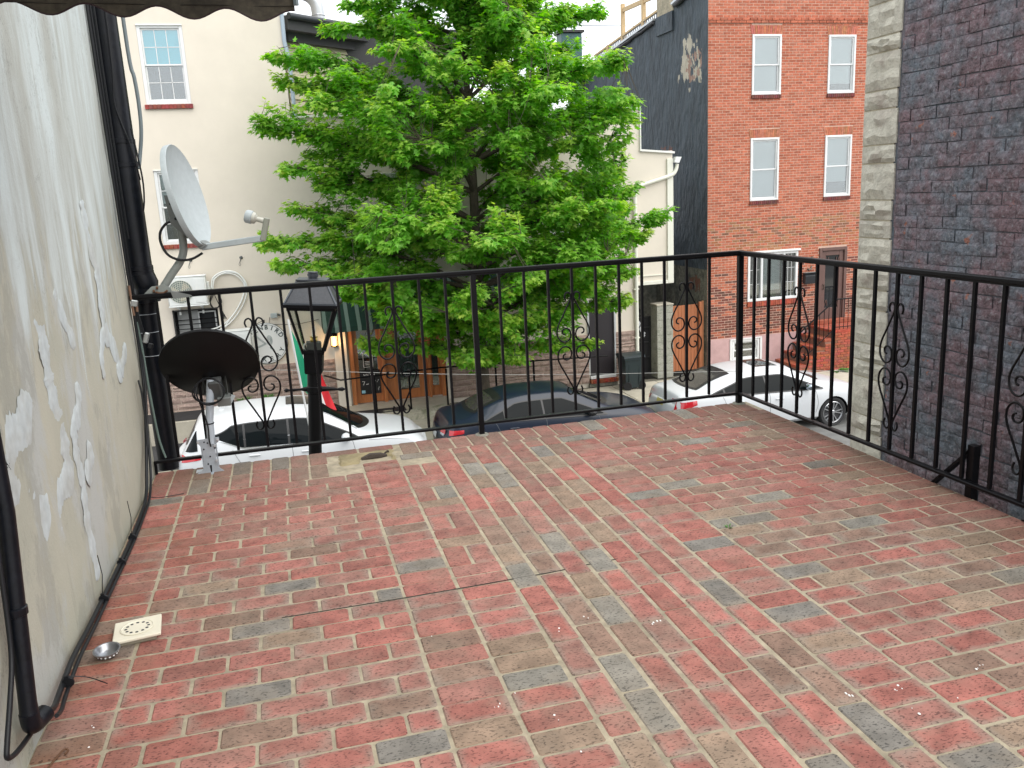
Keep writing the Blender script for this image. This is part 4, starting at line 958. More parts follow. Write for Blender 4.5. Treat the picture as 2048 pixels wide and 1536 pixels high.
for x in (2.40, 3.22, 4.12, 5.35, 6.32, 7.40): MB().box((x, 14.9, (-3.80-2.70)/2), (.04,.04,1.1)).build('post', iron, hr)
# wall-mounted things
so = thing('satellite_sign', 'x', 'sign', (0,0,0)) if False else None
sg = thing('bakery_sign', 'round white bakery sign with curved lettering on the cream wall', 'sign', (.03, YF-.06, -1.87))
Mx = Matrix.Translation((.03, YF-.02, -1.87)) @ Matrix.Rotation(math.radians(90), 4, 'X')
MB().lathe([(.47,-.03),(.49,-.02),(.49,.035),(.475,.05),(.455,.05),(.455,.042),(0,.042)], 56, Mx).build('disc', M('sign_white', (.72,.73,.72), .5), sg, smooth=30)
m = MB(); m.tube([(.03+.455*math.cos(a), YF-.068, -1.87+.455*math.sin(a)) for a in np.linspace(0, 2*math.pi, 49)[:-1]], .005, 4, closed=True); m.tube([(.03+.49*math.cos(a), YF-.06, -1.87+.49*math.sin(a)) for a in np.linspace(0, 2*math.pi, 49)[:-1]], .007, 4, closed=True)
ink = M('sign_ink', (.03,.05,.05), .6); m.build('ring', ink, sg)
lm = MB()
def glyphs(text, size, place):
    for i, ch in enumerate(text):
        if ch == ' ': continue
        cu = bpy.data.curves.new('glyph', 'FONT'); cu.body = ch; cu.size = size; cu.align_x = 'CENTER'; cu.align_y = 'CENTER'; cu.extrude = .002; cu.offset = .003; cu.resolution_u = 3
        o = bpy.data.objects.new('glyph', cu); C.objects.link(o); bpy.context.view_layer.update()
        me = bpy.data.meshes.new_from_object(o.evaluated_get(bpy.context.evaluated_depsgraph_get())); T = place(i)
        lm.add([T @ v.co for v in me.vertices], [tuple(p.vertices) for p in me.polygons])
        bpy.data.objects.remove(o); bpy.data.meshes.remove(me); bpy.data.curves.remove(cu)
def ringplace(a0, a1, n_, r, flip=False):
    def f(i):
        a = a0+(a1-a0)*i/(n_-1); rot = a-math.pi/2 if not flip else a+math.pi/2
        return Matrix.Translation((.03+r*math.cos(a), YF-.066, -1.87+r*math.sin(a))) @ Matrix.Rotation(math.radians(90), 4, 'X') @ Matrix.Rotation(rot, 4, 'Z')
    return f
glyphs('OVENBIRD', .145, ringplace(math.radians(163), math.radians(28), 8, .385))
glyphs('BAKERY', .145, ringplace(math.radians(207), math.radians(333), 6, .385, True))
lm.build('lettering', ink, sg)
m = MB()
def leafshape(mb, c, ln, wd, ang, y):
    ca, sa = math.cos(ang), math.sin(ang); q = [(0,0),(.35,.5),(.75,.4),(1,0),(.75,-.4),(.35,-.5)]
    vs = [(c[0]+ln*a*ca-wd*b*sa, y, c[1]+ln*a*sa+wd*b*ca) for a, b in q]; vs2 = [(a, b-.004, c_) for a, b, c_ in vs]
    mb.add(vs2, [(0,1,2,3,4,5)])
for st_, en, n_ in (((-.17,-1.70),(.03,-1.90),9),((-.19,-1.95),(.05,-1.86),9)):      # two ears of wheat
    d_ = math.atan2(en[1]-st_[1], en[0]-st_[0])
    for i in range(n_):
        t_ = i/n_; c_ = (st_[0]+(en[0]-st_[0])*t_, st_[1]+(en[1]-st_[1])*t_)
        for sg_ in (-1, 1): leafshape(m, c_, .05, .012, d_+math.pi+sg_*.55, YF-.062)
    m.tube([(st_[0],YF-.064,st_[1]),(en[0],YF-.064,en[1])], .003, 4)
for i in range(7):                                                  # oval of feathers and a small bird
    rr = .018+.013*i; m.tube([(.10+rr*.72*math.cos(a), YF-.064, -1.80+rr*1.25*math.sin(a)) for a in np.linspace(0, 2*math.pi, 25)[:-1]], .0035, 4, closed=True)
leafshape(m, (.09,-1.96), .09, .035, -.8, YF-.064); m.tube([(.13,YF-.064,-2.0),(.19,YF-.064,-2.09)], .006, 4)
m.build('emblem', M('emblem_grey', (.30,.35,.35), .6), sg)
m = MB().tube([(.03,YF-.04,-1.38),(.03,YF-.04,-1.30)], .012, 5).tube([(.03,YF-.02,-1.31),(-.32,YF-.01,-1.46)], .006, 4); m.build('hanger', iron, sg)
hm = M('hook_metal', (.10,.11,.11), .5, .5)
for i, (x, z_) in enumerate(((-1.43,.205),(-.32,.187))):
    m = MB().lathe([(.035,0),(.04,.015),(.02,.03),(0,.03)], 10, Matrix.Translation((x,YF,z_)) @ Matrix.Rotation(math.radians(90),4,'X')).tube([(x,YF-.03,z_),(x-.02,YF-.05,z_-.06),(x-.045,YF-.05,z_-.11)], .008, 5).tube([(x-.045+.018*math.cos(a),YF-.05,z_-.15+.035*math.sin(a)) for a in np.linspace(0,6.28,13)[:-1]], .004, 4, closed=True)
    tag(m.build('wall_hook', hm, at=(x,YF,z_)), ('small metal hook with ring on the cream wall right above the outdoor unit','small metal hook with ring on the bare cream wall right of the other one')[i], 'hook', 'hooks on the cream wall')
m = MB().box((.27,YF-.05,-1.22), (.16,.09,.11), b=.01); jb = tag(m.build('junction_box', M('grey_box', (.33,.37,.37), .5), at=(.27,YF,-1.22)), 'small grey junction box on the wall above the round sign', 'junction box')
m = MB().tube(smooth_path([(.17,YF-.03,-1.25),(.15,YF-.02,-1.42),(.35,YF-.02,-1.44),(.8,YF-.02,-1.47),(1.3,YF-.02,-1.40)],4), .007, 5).tube([(.35,YF-.05,-1.2),(.42,YF-.05,-1.22)], .025, 6); m.build('wire', hm, jb)
# outdoor units and their hoses
acw = M('unit_white', (.66,.68,.67), .45, vary=(4,.06))
def outdoor_unit(label, cx, cz, w_, h_):
    t = thing('outdoor_unit', label, 'air conditioner', (cx, YF-.25, cz-h_/2), 'outdoor air conditioning units on the cream wall')
    MB().box((cx, YF-.30, cz), (w_, .32, h_), b=.02).build('casing', acw, t, smooth=40)
    fx = cx-w_*.16; fr = h_*.40; T = Matrix.Translation((fx, YF-.465, cz)) @ Matrix.Rotation(math.radians(90),4,'X')
    MB().lathe([(fr,-.004),(fr,.002),(0,.002)], 32, T).build('fan_opening', M('fan_dark', (.16,.20,.19), .6, vary=(9,.3)), t)
    m = MB()
    for i in range(3):
        a = i*2.09+.4; m.add([(fx,YF-.469,cz),(fx+fr*.85*math.cos(a),YF-.469,cz+fr*.85*math.sin(a)),(fx+fr*.9*math.cos(a+.8),YF-.472,cz+fr*.9*math.sin(a+.8))], [(0,1,2)])
    m.build('fan_blade', M('fan_blade', (.38,.36,.29), .6), t)
    m = MB()
    for rr in np.linspace(.2,1,6): m.tube([(fx+fr*rr*math.cos(a),YF-.48,cz+fr*rr*math.sin(a)) for a in np.linspace(0,2*math.pi,33)[:-1]], .004, 4, closed=True)
    for i in range(-5,6):
        hh = math.sqrt(max(0,1-(i/5.5)**2))*fr; m.tube([(fx+fr*i/5.5,YF-.483,cz-hh),(fx+fr*i/5.5,YF-.483,cz+hh)], .004, 4)
    m.build('fan_guard', M('guard_cream', (.60,.60,.52), .5), t)
    MB().box((cx+w_*.33, YF-.463, cz), (w_*.26, .012, h_*.84), b=.005).build('front_panel', acw, t); MB().box((cx, YF-.30, cz+h_/2+.008), (w_+.02, .34, .02), b=.008).build('lid', acw, t); MB().box((cx, YF-.30, cz-h_/2-.012), (w_+.02, .33, .03), b=.008).build('base_pan', acw, t)
    m = MB()
    for u in (-.3, .3): m.box((cx+w_*u, YF-.2, cz-h_/2-.045), (.04,.4,.04)); m.box((cx+w_*u, YF-.02, cz-h_/2-.14), (.04,.04,.22))
    m.build('bracket', acw, t)
    MB().box((cx+w_/2+.025, YF-.22, cz+h_*.02), (.06,.14,h_*.5), b=.02).build('valve_cover', acw, t)
outdoor_unit('white outdoor unit with round fan grille above the barred cellar window', -1.55, -.46, .84, .64)
outdoor_unit('second white outdoor unit left of the bakery sign, mostly behind the black dish', -.72, -1.78, .84, .64)
hose = M('white_hose', (.70,.72,.70), .5); t = thing('hose_coil', 'coiled white insulated pipes hanging beside the outdoor unit', 'pipes', (-.6, YF-.1, -.7))
for dx, dz, rr in ((0,0,.017),(.03,-.03,.015),(-.02,-.055,.012)):
    MB().tube(smooth_path([(-1.05+dx,YF-.15,-.46+dz),(-.98+dx,YF-.1,-.22+dz),(-.72+dx,YF-.06,-.10+dz),(-.45+dx,YF-.06,-.16+dz),(-.30+dx,YF-.06,-.42+dz),(-.42+dx*2,YF-.06,-.80+dz),(-.70+dx*2,YF-.05,-1.18+dz),(-1.0+dx,YF-.05,-1.38+dz*2),(-1.35,YF-.04,-1.45)],5), rr, 7).build('pipe', hose, t, smooth=60)
m = MB()
for q in range(3): m.tube(smooth_path([(-1.02+.03*q,YF-.14,-.52),(-1.12,YF-.12,-.75-.03*q),(-1.02,YF-.1,-.95),(-.90+.02*q,YF-.1,-.80),(-.93,YF-.1,-.58),(-1.0,YF-.1,-.62),(-.88,YF-.08,-1.0),(-.80-.03*q,YF-.08,-1.2)],5), .009, 5)
m.build('control_cable', M('black_rubber_cable', (.015,.015,.016), .5), t)
ln = thing('wall_lantern', 'lit black wall lantern on the pilaster left of the bakery door', 'lantern', (1.60, YF-.16, -2.08))
cx, cy = 1.60, YF-.17
MB().lathe([(.085,-2.075),(.085,-2.055),(.075,-2.05)], 16, Matrix.Translation((cx,cy,0))).lathe([(.02,-1.68),(.05,-1.70),(.09,-1.80),(.09,-1.815)], 16, Matrix.Translation((cx,cy,0))).lathe([(.075,-1.72),(.08,-1.66),(.04,-1.62),(0,-1.61)], 14, Matrix.Translation((cx,cy,0))).tube([(cx,YF,-1.70),(cx,cy,-1.66)], .02, 6).build('housing', iron, ln, smooth=40)
m = MB()
for i in range(6): a = i*1.047; m.tube([(cx+.078*math.cos(a),cy+.078*math.sin(a),-2.055),(cx+.078*math.cos(a),cy+.078*math.sin(a),-1.81)], .006, 4)
m.build('cage', iron, ln)
MB().lathe([(.062,-2.05),(.062,-1.82)], 16, Matrix.Translation((cx,cy,0))).build('lit_glass', M('lamp_glow', (1,.6,.25), .4, emit=((1,.52,.16), 2.6)), ln, smooth=60)
pl = bpy.data.lights.new('lantern_bulb', 'POINT'); pl.energy = 6; pl.color = (1,.6,.3); pl.shadow_soft_size = .05; plo = bpy.data.objects.new('lantern_bulb', pl); C.objects.link(plo); plo.parent = ln; plo.location = (0, -.16, .12)
m = MB()
for a, b, c, d in ((5.34,5.40,-2.46,-1.90),(5.74,5.80,-2.46,-1.90),(5.40,5.74,-2.46,-2.38),(5.40,5.74,-1.96,-1.90)): m.box(((a+b)/2,YF-.02,(c+d)/2), (b-a,.05,d-c))
t = thing('menu_frame', 'black framed menu with a white sheet on the wall behind the tree trunk', 'frame', (5.57,YF-.03,-2.2)); m.build('frame', dkgrid, t)
MB().box((5.57,YF-.005,-2.17), (.34,.02,.42)).build('sheet', M('sign_white', (.72,.73,.72), .5), t)
m = MB()
for q in range(9): m.tube([(5.45+random.uniform(0,.04),YF-.018,-2.0-.04*q),(5.66+random.uniform(-.06,.03),YF-.018,-2.0-.04*q)], .005, 4)
m.build('print', ink, t, kind='stuff')
# overhead wires
m = MB().tube([(1.0+6.2*t_, 9.0, -1.29-.665*t_-.05*math.sin(3.14*t_)) for t_ in np.linspace(-.9,2.2,24)], .004, 4); tag(m.build('overhead_wire', M('pale_wire', (.28,.28,.26), .6), at=(4,9,-1.6)), 'thin pale wire stretched across the street', 'wire')
m = MB().tube([(4+12*t_, 24, 6.95-.1*math.sin(3.14*t_)-.3*t_) for t_ in np.linspace(0,1,12)], .015, 4); tag(m.build('overhead_wire', M('dark_wire', (.25,.27,.3), .6), at=(10,24,6.9)), 'thin dark wire against the sky beside the brick house roof', 'wire')
# wheelie bin
bn = thing('wheelie_bin', 'dark green wheeled bin standing by the downpipe', 'bin', (9.08, 15.35, ZS))
bm_ = M('bin_plastic', (.016,.028,.032), .4, bump=(80,.2,.003)); m = MB()
for z0, z1, w0, w1 in ((ZS+.06,ZS+.80,.42,.50),(ZS+.80,ZS+.86,.54,.54)):
    vs = [(9.08+sx*w/2, 15.35+sy*w/2*1.05, z) for z, w in ((z0,w0),(z1,w1)) for sx, sy in ((-1,-1),(1,-1),(1,1),(-1,1))]
    m.add(vs, [(0,1,5,4),(1,2,6,5),(2,3,7,6),(3,0,4,7),(3,2,1,0),(4,5,6,7)])
m.build('body', bm_, bn)
m = MB()
for u in (-.14, .14): m.box((9.08+u, 15.10, ZS+.45), (.012,.02,.62))
m.build('rib', bm_, bn)
MB().prism([(-.30,.0),(-.29,.05),(-.1,.085),(.1,.085),(.29,.05),(.30,0)], lambda a, b, t_: (9.08-.29+t_, 15.35+a, ZS+.865+b), .58).build('lid', bm_, bn)
MB().tube([(8.85,15.64,ZS+.85),(8.85,15.68,ZS+.88),(9.31,15.68,ZS+.88),(9.31,15.64,ZS+.85)], .016, 6).build('handle', bm_, bn)
for u in (9.08-.18, 9.08+.21):
    T = Matrix.Translation((u, 15.12, ZS+.11)) @ Matrix.Rotation(math.radians(90),4,'Y')
    MB().lathe([(.04,-.03),(.11,-.03),(.115,0),(.11,.03),(.04,.03)], 16, Matrix.Translation((u,15.12,ZS+.115)) @ Matrix.Rotation(math.radians(60),4,'Z') @ Matrix.Rotation(math.radians(90),4,'Y')).build('wheel', matm, bn)
# ================================================================ iron railing round the terrace
rail = thing('iron_railing', 'black wrought iron railing with scroll ornaments round the brick terrace', 'railing', (1.6, -.04, 0))
HT, ZB, YR, XRR = 1.009, .0775, -.04, 3.4225
def xr(y): return XRR + (y-YR)*(3.476-3.4225)/-2.0
m = MB().bar((-.19,YR,HT-.011),(XRR+.019,YR,HT-.011), .038, .022, b=.004).bar((-.19,YR,HT-.026),(XRR,YR,HT-.026), .022, .012); m.build('top_rail', iron, rail)
m = MB().bar((XRR,YR+.019,HT-.0125),(xr(-3.4),-3.4,HT-.0125), .038, .022, b=.004).bar((XRR,YR,HT-.026),(xr(-3.4),-3.4,HT-.026), .022, .012); m.build('top_rail', iron, rail)
MB().bar((-.19,YR,ZB),(XRR,YR,ZB), .030, .016, b=.003).build('bottom_rail', iron, rail)
MB().bar((XRR,YR,ZB+.001),(xr(-3.4),-3.4,ZB+.001), .030, .016, b=.003).build('bottom_rail', iron, rail)
half = [(.036,.785),(.043,.806),(.036,.826),(.018,.832),(.005,.815),(.007,.79),(.028,.748),(.058,.69),(.084,.642),(.097,.602),(.093,.562),(.070,.535),(.042,.530),(.018,.546),(.010,.575),(.020,.603),(.044,.613),(.062,.602),(.062,.583),(.047,.575)]
def scroll(px, py, ax, ay):
    m = MB()
    for sg in (-1, 1):
        for fl in (False, True):
            pts = [(px+ax*sg*(u+.006), py+ay*sg*(u+.006), (1.03-z if fl else z)) for u, z in half]
            m.tube(smooth_path(pts, 4), .0052, 5)
    m.build('scroll_ornament', iron, rail, smooth=60)
xf = [-.06,.100,.262,.425,.585,.742,.893,1.047,1.202,1.357,1.510,None,1.835,1.987,2.137,2.287,2.440,2.592,2.744,2.896,3.047,3.205]
for i, x in enumerate(xf):
    if x is None: continue
    MB().box((x, YR, (HT+ZB)/2-.006), (.0150,.0150,HT-ZB-.04)).build('baluster', iron, rail)
    if i in (3, 8, 15, 20): scroll(x, YR, 1, 0)
yl = [-.205-.1555*i for i in range(21)]
for i, y in enumerate(yl):
    MB().box((xr(y), y, (HT+ZB)/2-.006), (.0150,.0150,HT-ZB-.04)).build('baluster', iron, rail)
    if i in (3, 8, 13, 18): scroll(xr(y), y, 0, 1)
for x, w in ((1.678,.031),(XRR,.034)):
    MB().box((x, YR, HT/2-.01), (w,w,HT-.02), b=.002).build('post', iron, rail); MB().lathe([(.045,.004),(.04,.012),(.02,.014)], 12, Matrix.Translation((x,YR,0))).build('post_foot', conc_dark, rail)
MB().box((xr(-1.93)+.03, -1.945, -.12), (.038,.038,.74), b=.002).build('post', iron, rail)
MB().bar((xr(-1.93)+.03,-1.945,.235),(xr(-1.93)+.03,-1.70,-.02), .034, .012).build('brace', iron, rail); MB().bar((xr(-1.93)+.03,-2.52,.15),(xr(-1.93)+.03,-2.20,-.02), .034, .012).build('brace', iron, rail)
MB().box((-.185,YR,-.02), (.014,.014,.2)).build('end_post', iron, rail)
# ================================================================ gas street lamp, leaning a little
lamp = thing('street_lamp', 'black four sided gas street lamp just beyond the terrace railing', 'street lamp', (.40, 1.3, ZS))
lx = lambda z: .731+.085*z
TL = Matrix.Translation((.731, 1.3, 0)) @ Matrix.Rotation(math.atan(.085), 4, 'Y')
def LB(mb): mb.v = [tuple(TL @ Vector(v)) for v in mb.v]; return mb
ra = math.radians(-9)
def sq(h, z): return [(h*1.414*math.cos(ra+math.pi/4+k*math.pi/2), h*1.414*math.sin(ra+math.pi/4+k*math.pi/2), z) for k in range(4)]
def frustum(mb, levels):
    vs = []; fs = []
    for h, z in levels: vs += sq(h, z)
    for i in range(len(levels)-1):
        for k in range(4): fs.append((i*4+k, i*4+(k+1)%4, (i+1)*4+(k+1)%4, (i+1)*4+k))
    fs += [(3,2,1,0), tuple(4*(len(levels)-1)+k for k in range(4))]; return mb.add(vs, fs)
LB(MB().lathe([(.075,-3.9),(.075,-3.3),(.055,-3.2),(.05,-3.0),(.047,.08),(.056,.085),(.056,.125),(.05,.13),(.05,.24)], 20)).build('post', iron, lamp, smooth=40)
LB(MB().tube([(-.215,0,.10),(-.20,0,.10)], [.004,.016], 8).tube([(-.20,0,.10),(-.175,0,.10),(-.165,0,.10),(-.10,0,.105),(-.07,0,.105),(.07,0,.105),(.10,0,.105),(.165,0,.10),(.175,0,.10),(.20,0,.10),(.225,0,.10)], [.016,.008,.012,.008,.017,.02,.017,.008,.012,.016,.003], 8)).build('ladder_bar', iron, lamp, smooth=50)
LB(frustum(MB(), [(.055,.225),(.061,.235),(.066,.375),(.069,.385)])).build('socket', iron, lamp)
m = MB()
for k in range(4):
    a, b = Vector(sq(.068,.375)[k]), Vector(sq(.158,.712)[k]); m.bar(a, b, .017, .017, up=(1,.3,0))
    c, d = Vector(sq(.068,.390)[(k+1)%4]), Vector(sq(.158,.706)[(k+1)%4]); m.bar(sq(.068,.390)[k], c, .014, .02); m.bar(sq(.158,.706)[k], d, .016, .02)
LB(m).build('lantern_frame', iron, lamp)
LB(frustum(MB(), [(.185,.717),(.185,.737)])).build('roof_flange', iron, lamp)
rfm = M('lamp_roof', (.03,.034,.042), .42, vary=(60,.25), bump=(160,.4,.002))
LB(frustum(MB(), [(.178,.737),(.100,.893),(.100,.897),(.107,.897),(.107,.908)])).build('roof', rfm, lamp)
m = MB()
for k in range(4): m.bar(sq(.180,.739)[k], sq(.102,.893)[k], .014, .008, up=(0,0,1)); m.bar(sq(.178,.745)[k], sq(.178,.745)[(k+1)%4], .012, .012)
LB(m).build('roof_seam', M('lamp_seam', (.05,.058,.07), .4), lamp)
LB(MB().lathe([(.033,.905),(.033,.922),(.039,.925),(.039,.943),(.033,.945),(.034,.950),(.038,.953),(.036,.958),(0,.96)], 18)).build('chimney', rfm, lamp, smooth=40)
pg = glass_mat('lantern_glass', (.88,.90,.88), .02, 1.15)
for k in range(4):
    m = MB(); q = [sq(.066,.39)[k], sq(.066,.39)[(k+1)%4], sq(.154,.706)[(k+1)%4], sq(.154,.706)[k]]
    LB(m.add(q, [(0,1,2,3)])).build('pane', pg, lamp)
LB(MB().box((0,0,.425), (.105,.09,.06), b=.006)).build('burner_box', M('burner', (.05,.055,.05), .6), lamp)
LB(MB().lathe([(.022,.455),(.026,.46),(.026,.478),(.02,.485),(.03,.488),(.03,.492)], 14)).build('burner', M('brass', (.55,.38,.10), .3, .9), lamp, smooth=40)
LB(MB().lathe([(.012,.492),(.013,.54),(.010,.565),(.006,.57)], 12)).build('mantle', M('mantle_glass', (.75,.77,.72), .3), lamp, smooth=60)
LB(MB().tube(smooth_path([(-.05,0,.44),(-.065,.0,.435),(-.068,0,.41),(-.06,0,.393)],4), .006, 5)).build('gas_pipe', M('pale_pipe', (.55,.56,.52), .4), lamp)
# flag on a white pole strapped to the lamp post
fl = thing('flag', 'green white and red flag hanging from a white pole behind the lamp post', 'flag', (.69, 1.38, -.5))
MB().tube([(.708,1.38,-.55),(.676,1.60,-.20),(.606,1.82,.56)], .008, 8).build('pole', M('white_vinyl', (.74,.75,.75), .45), fl, smooth=60); MB().lathe([(.055,-.03),(.055,.03)], 16, Matrix.Translation((lx(-.5),1.3,-.5))).build('strap', iron, fl)
Av, Bv, Cv, Dv = Vector((.612,1.80,.50)), Vector((.660,1.68,.03)), Vector((.815,1.84,.10)), Vector((.905,1.80,-.19))
cols3 = [M('flag_green', (.0,.26,.13), .75, vary=(20,.1)), M('flag_white', (.72,.73,.73), .75), M('flag_red', (.62,.02,.03), .75, vary=(20,.1))]
for q in range(3):
    P = []
    for i in range(9):
        s_ = (q+i/8)/3; row = []
        for j in range(15):
            t_ = j/14; p = Av*(1-s_)*(1-t_)+Bv*(1-s_)*t_+Cv*s_*(1-t_)+Dv*s_*t_
            row.append(p+Vector((0, .035*math.sin(s_*9+t_*3), -.05*math.sin(math.pi*s_)*(1-t_*.5))))
        P.append(row)
    MB().grid(P).build(('green_stripe','white_stripe','red_stripe')[q], cols3[q], fl, smooth=80)
# ================================================================ satellite dishes
gy = M('dish_grey', (.335,.375,.385), .5, vary=(30,.07)); gyd = M('bracket_grey', (.14,.15,.145), .5, vary=(14,.15)); blkp = M('black_plastic_paint', (.006,.006,.007), .42, spec=.25)
cabm = M('black_cable', (.008,.009,.011), .45, spec=.3)
def frame_from(n_, upv):
    n_ = Vector(n_).normalized(); u = Vector(upv); u = (u-n_*u.dot(n_)).normalized(); s_ = u.cross(n_); return Matrix((s_, u, n_)).transposed()
wd = thing('satellite_dish', 'pale grey satellite dish on a bent mast at the left end of the railing', 'satellite dish', (-.03, 0, 1.0))
nrm = (.945,-.20,.20); F = frame_from(nrm, (0,0,1)); Cc = Vector((.172, 0.0, 1.508)); T = Matrix.Translation(Cc) @ F.to_4x4()
prof = [(0,-.052),(.06,-.0495),(.12,-.042),(.18,-.029),(.225,-.014),(.25,-.003),(.255,.0),(.258,-.006),(.258,-.030),(.252,-.030),(.235,-.033),(.18,-.048),(.10,-.062),(0,-.068)]
MB().lathe(prof, 48, T, sx=.98, sy=1.06).build('reflector', gy, wd, smooth=50)
MB().tube(smooth_path([(-.03,.0,1.02),(.03,.0,1.10),(.085,.0,1.17),(.108,.0,1.235),(.108,.0,1.34)],5), .021, 12).build('mast', M('mast_grey', (.215,.235,.22), .5, vary=(14,.12)), wd, smooth=60)
m = MB()
def tx(a, b, c): return Cc + F @ Vector((a, b, c))
m.add([tx(s_*.055, b, c) for s_ in (-1,1) for b, c in ((.02,-.065),(.03,-.11),(-.12,-.125),(-.23,-.05),(-.285,-.02),(-.27,.02),(-.22,-.035),(-.12,-.062))], [tuple(range(8)), tuple(range(15,7,-1))]+[(i,(i+1)%8,(i+1)%8+8,i+8) for i in range(8)])
m.build('mount_bracket', gyd, wd)
m = MB()
for b in (-.02,-.10): m.tube([tx(-.06,b,-.09),tx(.07,b,-.09)], .008, 6)
m.tube([tx(.056,-.11,-.075),tx(.085,-.11,-.075)], .014, 8); m.build('bolt', M('black_plastic_paint', (.012,.012,.013), .42), wd)
p0 = Vector((.205,-.03,1.235)); p1 = Vector((.535,-.12,1.268))
MB().bar(p0, p1, .03, .034, b=.004).build('feed_arm', gy, wd); MB().bar(p1+Vector((-.012,0,-.015)), p1+Vector((.024,-.005,.105)), .03, .030, b=.005).build('feed_bracket', M('feed_olive', (.21,.22,.18), .5), wd)
q = p1+Vector((.018,0,.085)); ax = (Vector((.46,-.10,1.385))-q); 
F2 = frame_from(ax.normalized(), (0,0,1)); T2 = Matrix.Translation(q) @ F2.to_4x4(); al = ax.length
MB().lathe([(.015,0),(.013,al*.5),(.020,al*.55),(.029,al*.6),(.031,al*.75)], 16, T2).build('feed_horn', M('feed_tan', (.38,.38,.33), .5), wd, smooth=40); MB().lathe([(.031,al*.75),(.035,al*.78),(.035,al*1.05),(.030,al*1.12),(0,al*1.13)], 18, T2).build('feed_cap', gy, wd, smooth=40)
MB().tube(smooth_path([(.085,-.01,1.365),(.05,-.03,1.375),(.008,-.03,1.33),(.002,-.03,1.27),(.03,-.03,1.205),(.09,-.04,1.175),(.15,-.04,1.178),(.205,-.04,1.205)],5), .007, 7).build('lead', cabm, wd, smooth=60)
m = MB().prism([(-.135,.985),(-.135,.992),(-.075,1.045),(-.01,1.05),(.02,1.03),(.03,.985),(.0,.975)], lambda a, b, t_: (a, -.035+t_, b), .006); m.build('wall_plate', M('mast_grey', (.215,.235,.22), .5), wd)
m = MB(); P = [[(.02+.02*i, -.10+.02*j, .985+(.018 if j in (0,) else 0)+ (.045*(1-abs(j-3)/3) if i == 0 else 0)*0) for j in range(7)] for i in range(6)]
m.prism([(.02,1.015),(.05,1.010),(.115,.990),(.125,.984),(.11,.978),(.03,.974)], lambda a, b, t_: (a, -.065+t_, b), .035); m.build('foot_plate', gyd, wd)
MB().tube([(-.055,-.045,1.015),(-.04,-.05,1.008),(-.015,-.05,1.008),(.005,-.05,1.02)], .006, 6).tube([(-.07,-.04,1.02),(-.06,-.04,1.02)], .008, 8).tube([(-.052,-.04,1.037),(-.042,-.04,1.037)], .008, 8).build('rusty_bolt', M('rust', (.10,.045,.02), .8), wd)
bd = thing('satellite_dish', 'black satellite dish seen from behind on a short post on the terrace', 'satellite dish', (.108, -.10, 0))
F = frame_from((.05,.82,.57), (.16,0,1)); Cc = Vector((.172, -.06, .615)); T = Matrix.Translation(Cc) @ F.to_4x4()
prof = [(0,-.058),(.08,-.052),(.15,-.038),(.21,-.016),(.238,-.003),(.243,0),(.246,-.004),(.246,-.022),(.238,-.024),(.21,-.036),(.15,-.058),(.08,-.072),(0,-.078)]
MB().lathe(prof, 48, T, sx=1.06, sy=1.02).build('reflector', M('dish_black', (.004,.004,.0045), .42, vary=(4,.2), spec=.2), bd, smooth=50)
MB().tube([(.130,-.12,.17),(.135,-.12,.30),(.165,-.12,.50),(.17,-.115,.53)], .0215, 14).build('post', M('post_pale', (.40,.45,.50), .45, vary=(12,.1)), bd, smooth=60)
m = MB().box((.19,-.10,.475), (.065,.08,.11), R3(20,0,-6), b=.006); m.build('mount_bracket', M('mount_dark', (.07,.075,.075), .5, vary=(14,.2)), bd)
m = MB()
for s_ in (-1, 1): m.add([Vector((.185+s_*.055, -.10+a, .47+b)) for a, b in ((0,-.06),(.05,-.03),(.06,.09),(.02,.10),(-.02,.04))], [(0,1,2,3,4)]).add([Vector((.185+s_*.061, -.10+a, .47+b)) for a, b in ((0,-.06),(.05,-.03),(.06,.09),(.02,.10),(-.02,.04))], [(4,3,2,1,0)])
m.box((.225,-.11,.405), (.07,.07,.05), R3(10,0,0), b=.004); m.build('mount_cheek', gyd, bd); MB().prism([(.26,.38),(.285,.42),(.265,.43),(.25,.395)], lambda a, b, t_: (a, -.12+t_, b), .02).build('mount_tab', gy, bd)
m = MB()
for q in range(3): m.tube([(.165+.072*(1+.06*q)*math.cos(a)-.004*q, -.178-.006*q-.02*math.sin(a*2+q), .475+.075*(1-.05*q)*math.sin(a)) for a in np.linspace(0,2*math.pi,33)[:-1]], .0042, 6, closed=True)
m.tube(smooth_path([(.10,-.175,.43),(.115,-.17,.36),(.128,-.165,.28),(.125,-.16,.20),(.128,-.15,.16)],4), .0042, 6); m.build('cable_coil', cabm, bd, smooth=60)
MB().lathe([(.0235,-.003),(.0245,0),(.0235,.003)], 14, Matrix.Translation((.135,-.12,.285))).build('cable_tie', cabm, bd)
sg_ = M('galvanised_bracket', (.40,.45,.50), .38, .35, vary=(20,.12)); m = MB(); Yb = -.135
out = [(.062,.20),(.178,.205),(.178,.185),(.157,.165),(.150,.14),(.150,.06),(.160,.03),(.188,.004),(.035,.004),(.075,.03),(.082,.06),(.082,.14),(.075,.165),(.060,.185)]
m.prism(out, lambda a, b, t_: (a-.004, Yb+t_, b), .004); m.build('foot_bracket', sg_, bd)
m = MB()
for x, s_ in ((.074,-1),(.150,1)): m.bar((x,Yb+.03,.012),(x,Yb+.03,.17), .058, .004, up=(1,0,0))
m.box((.110,Yb+.03,.004), (.165,.11,.006)); m.build('foot_flange', sg_, bd)
m = MB()
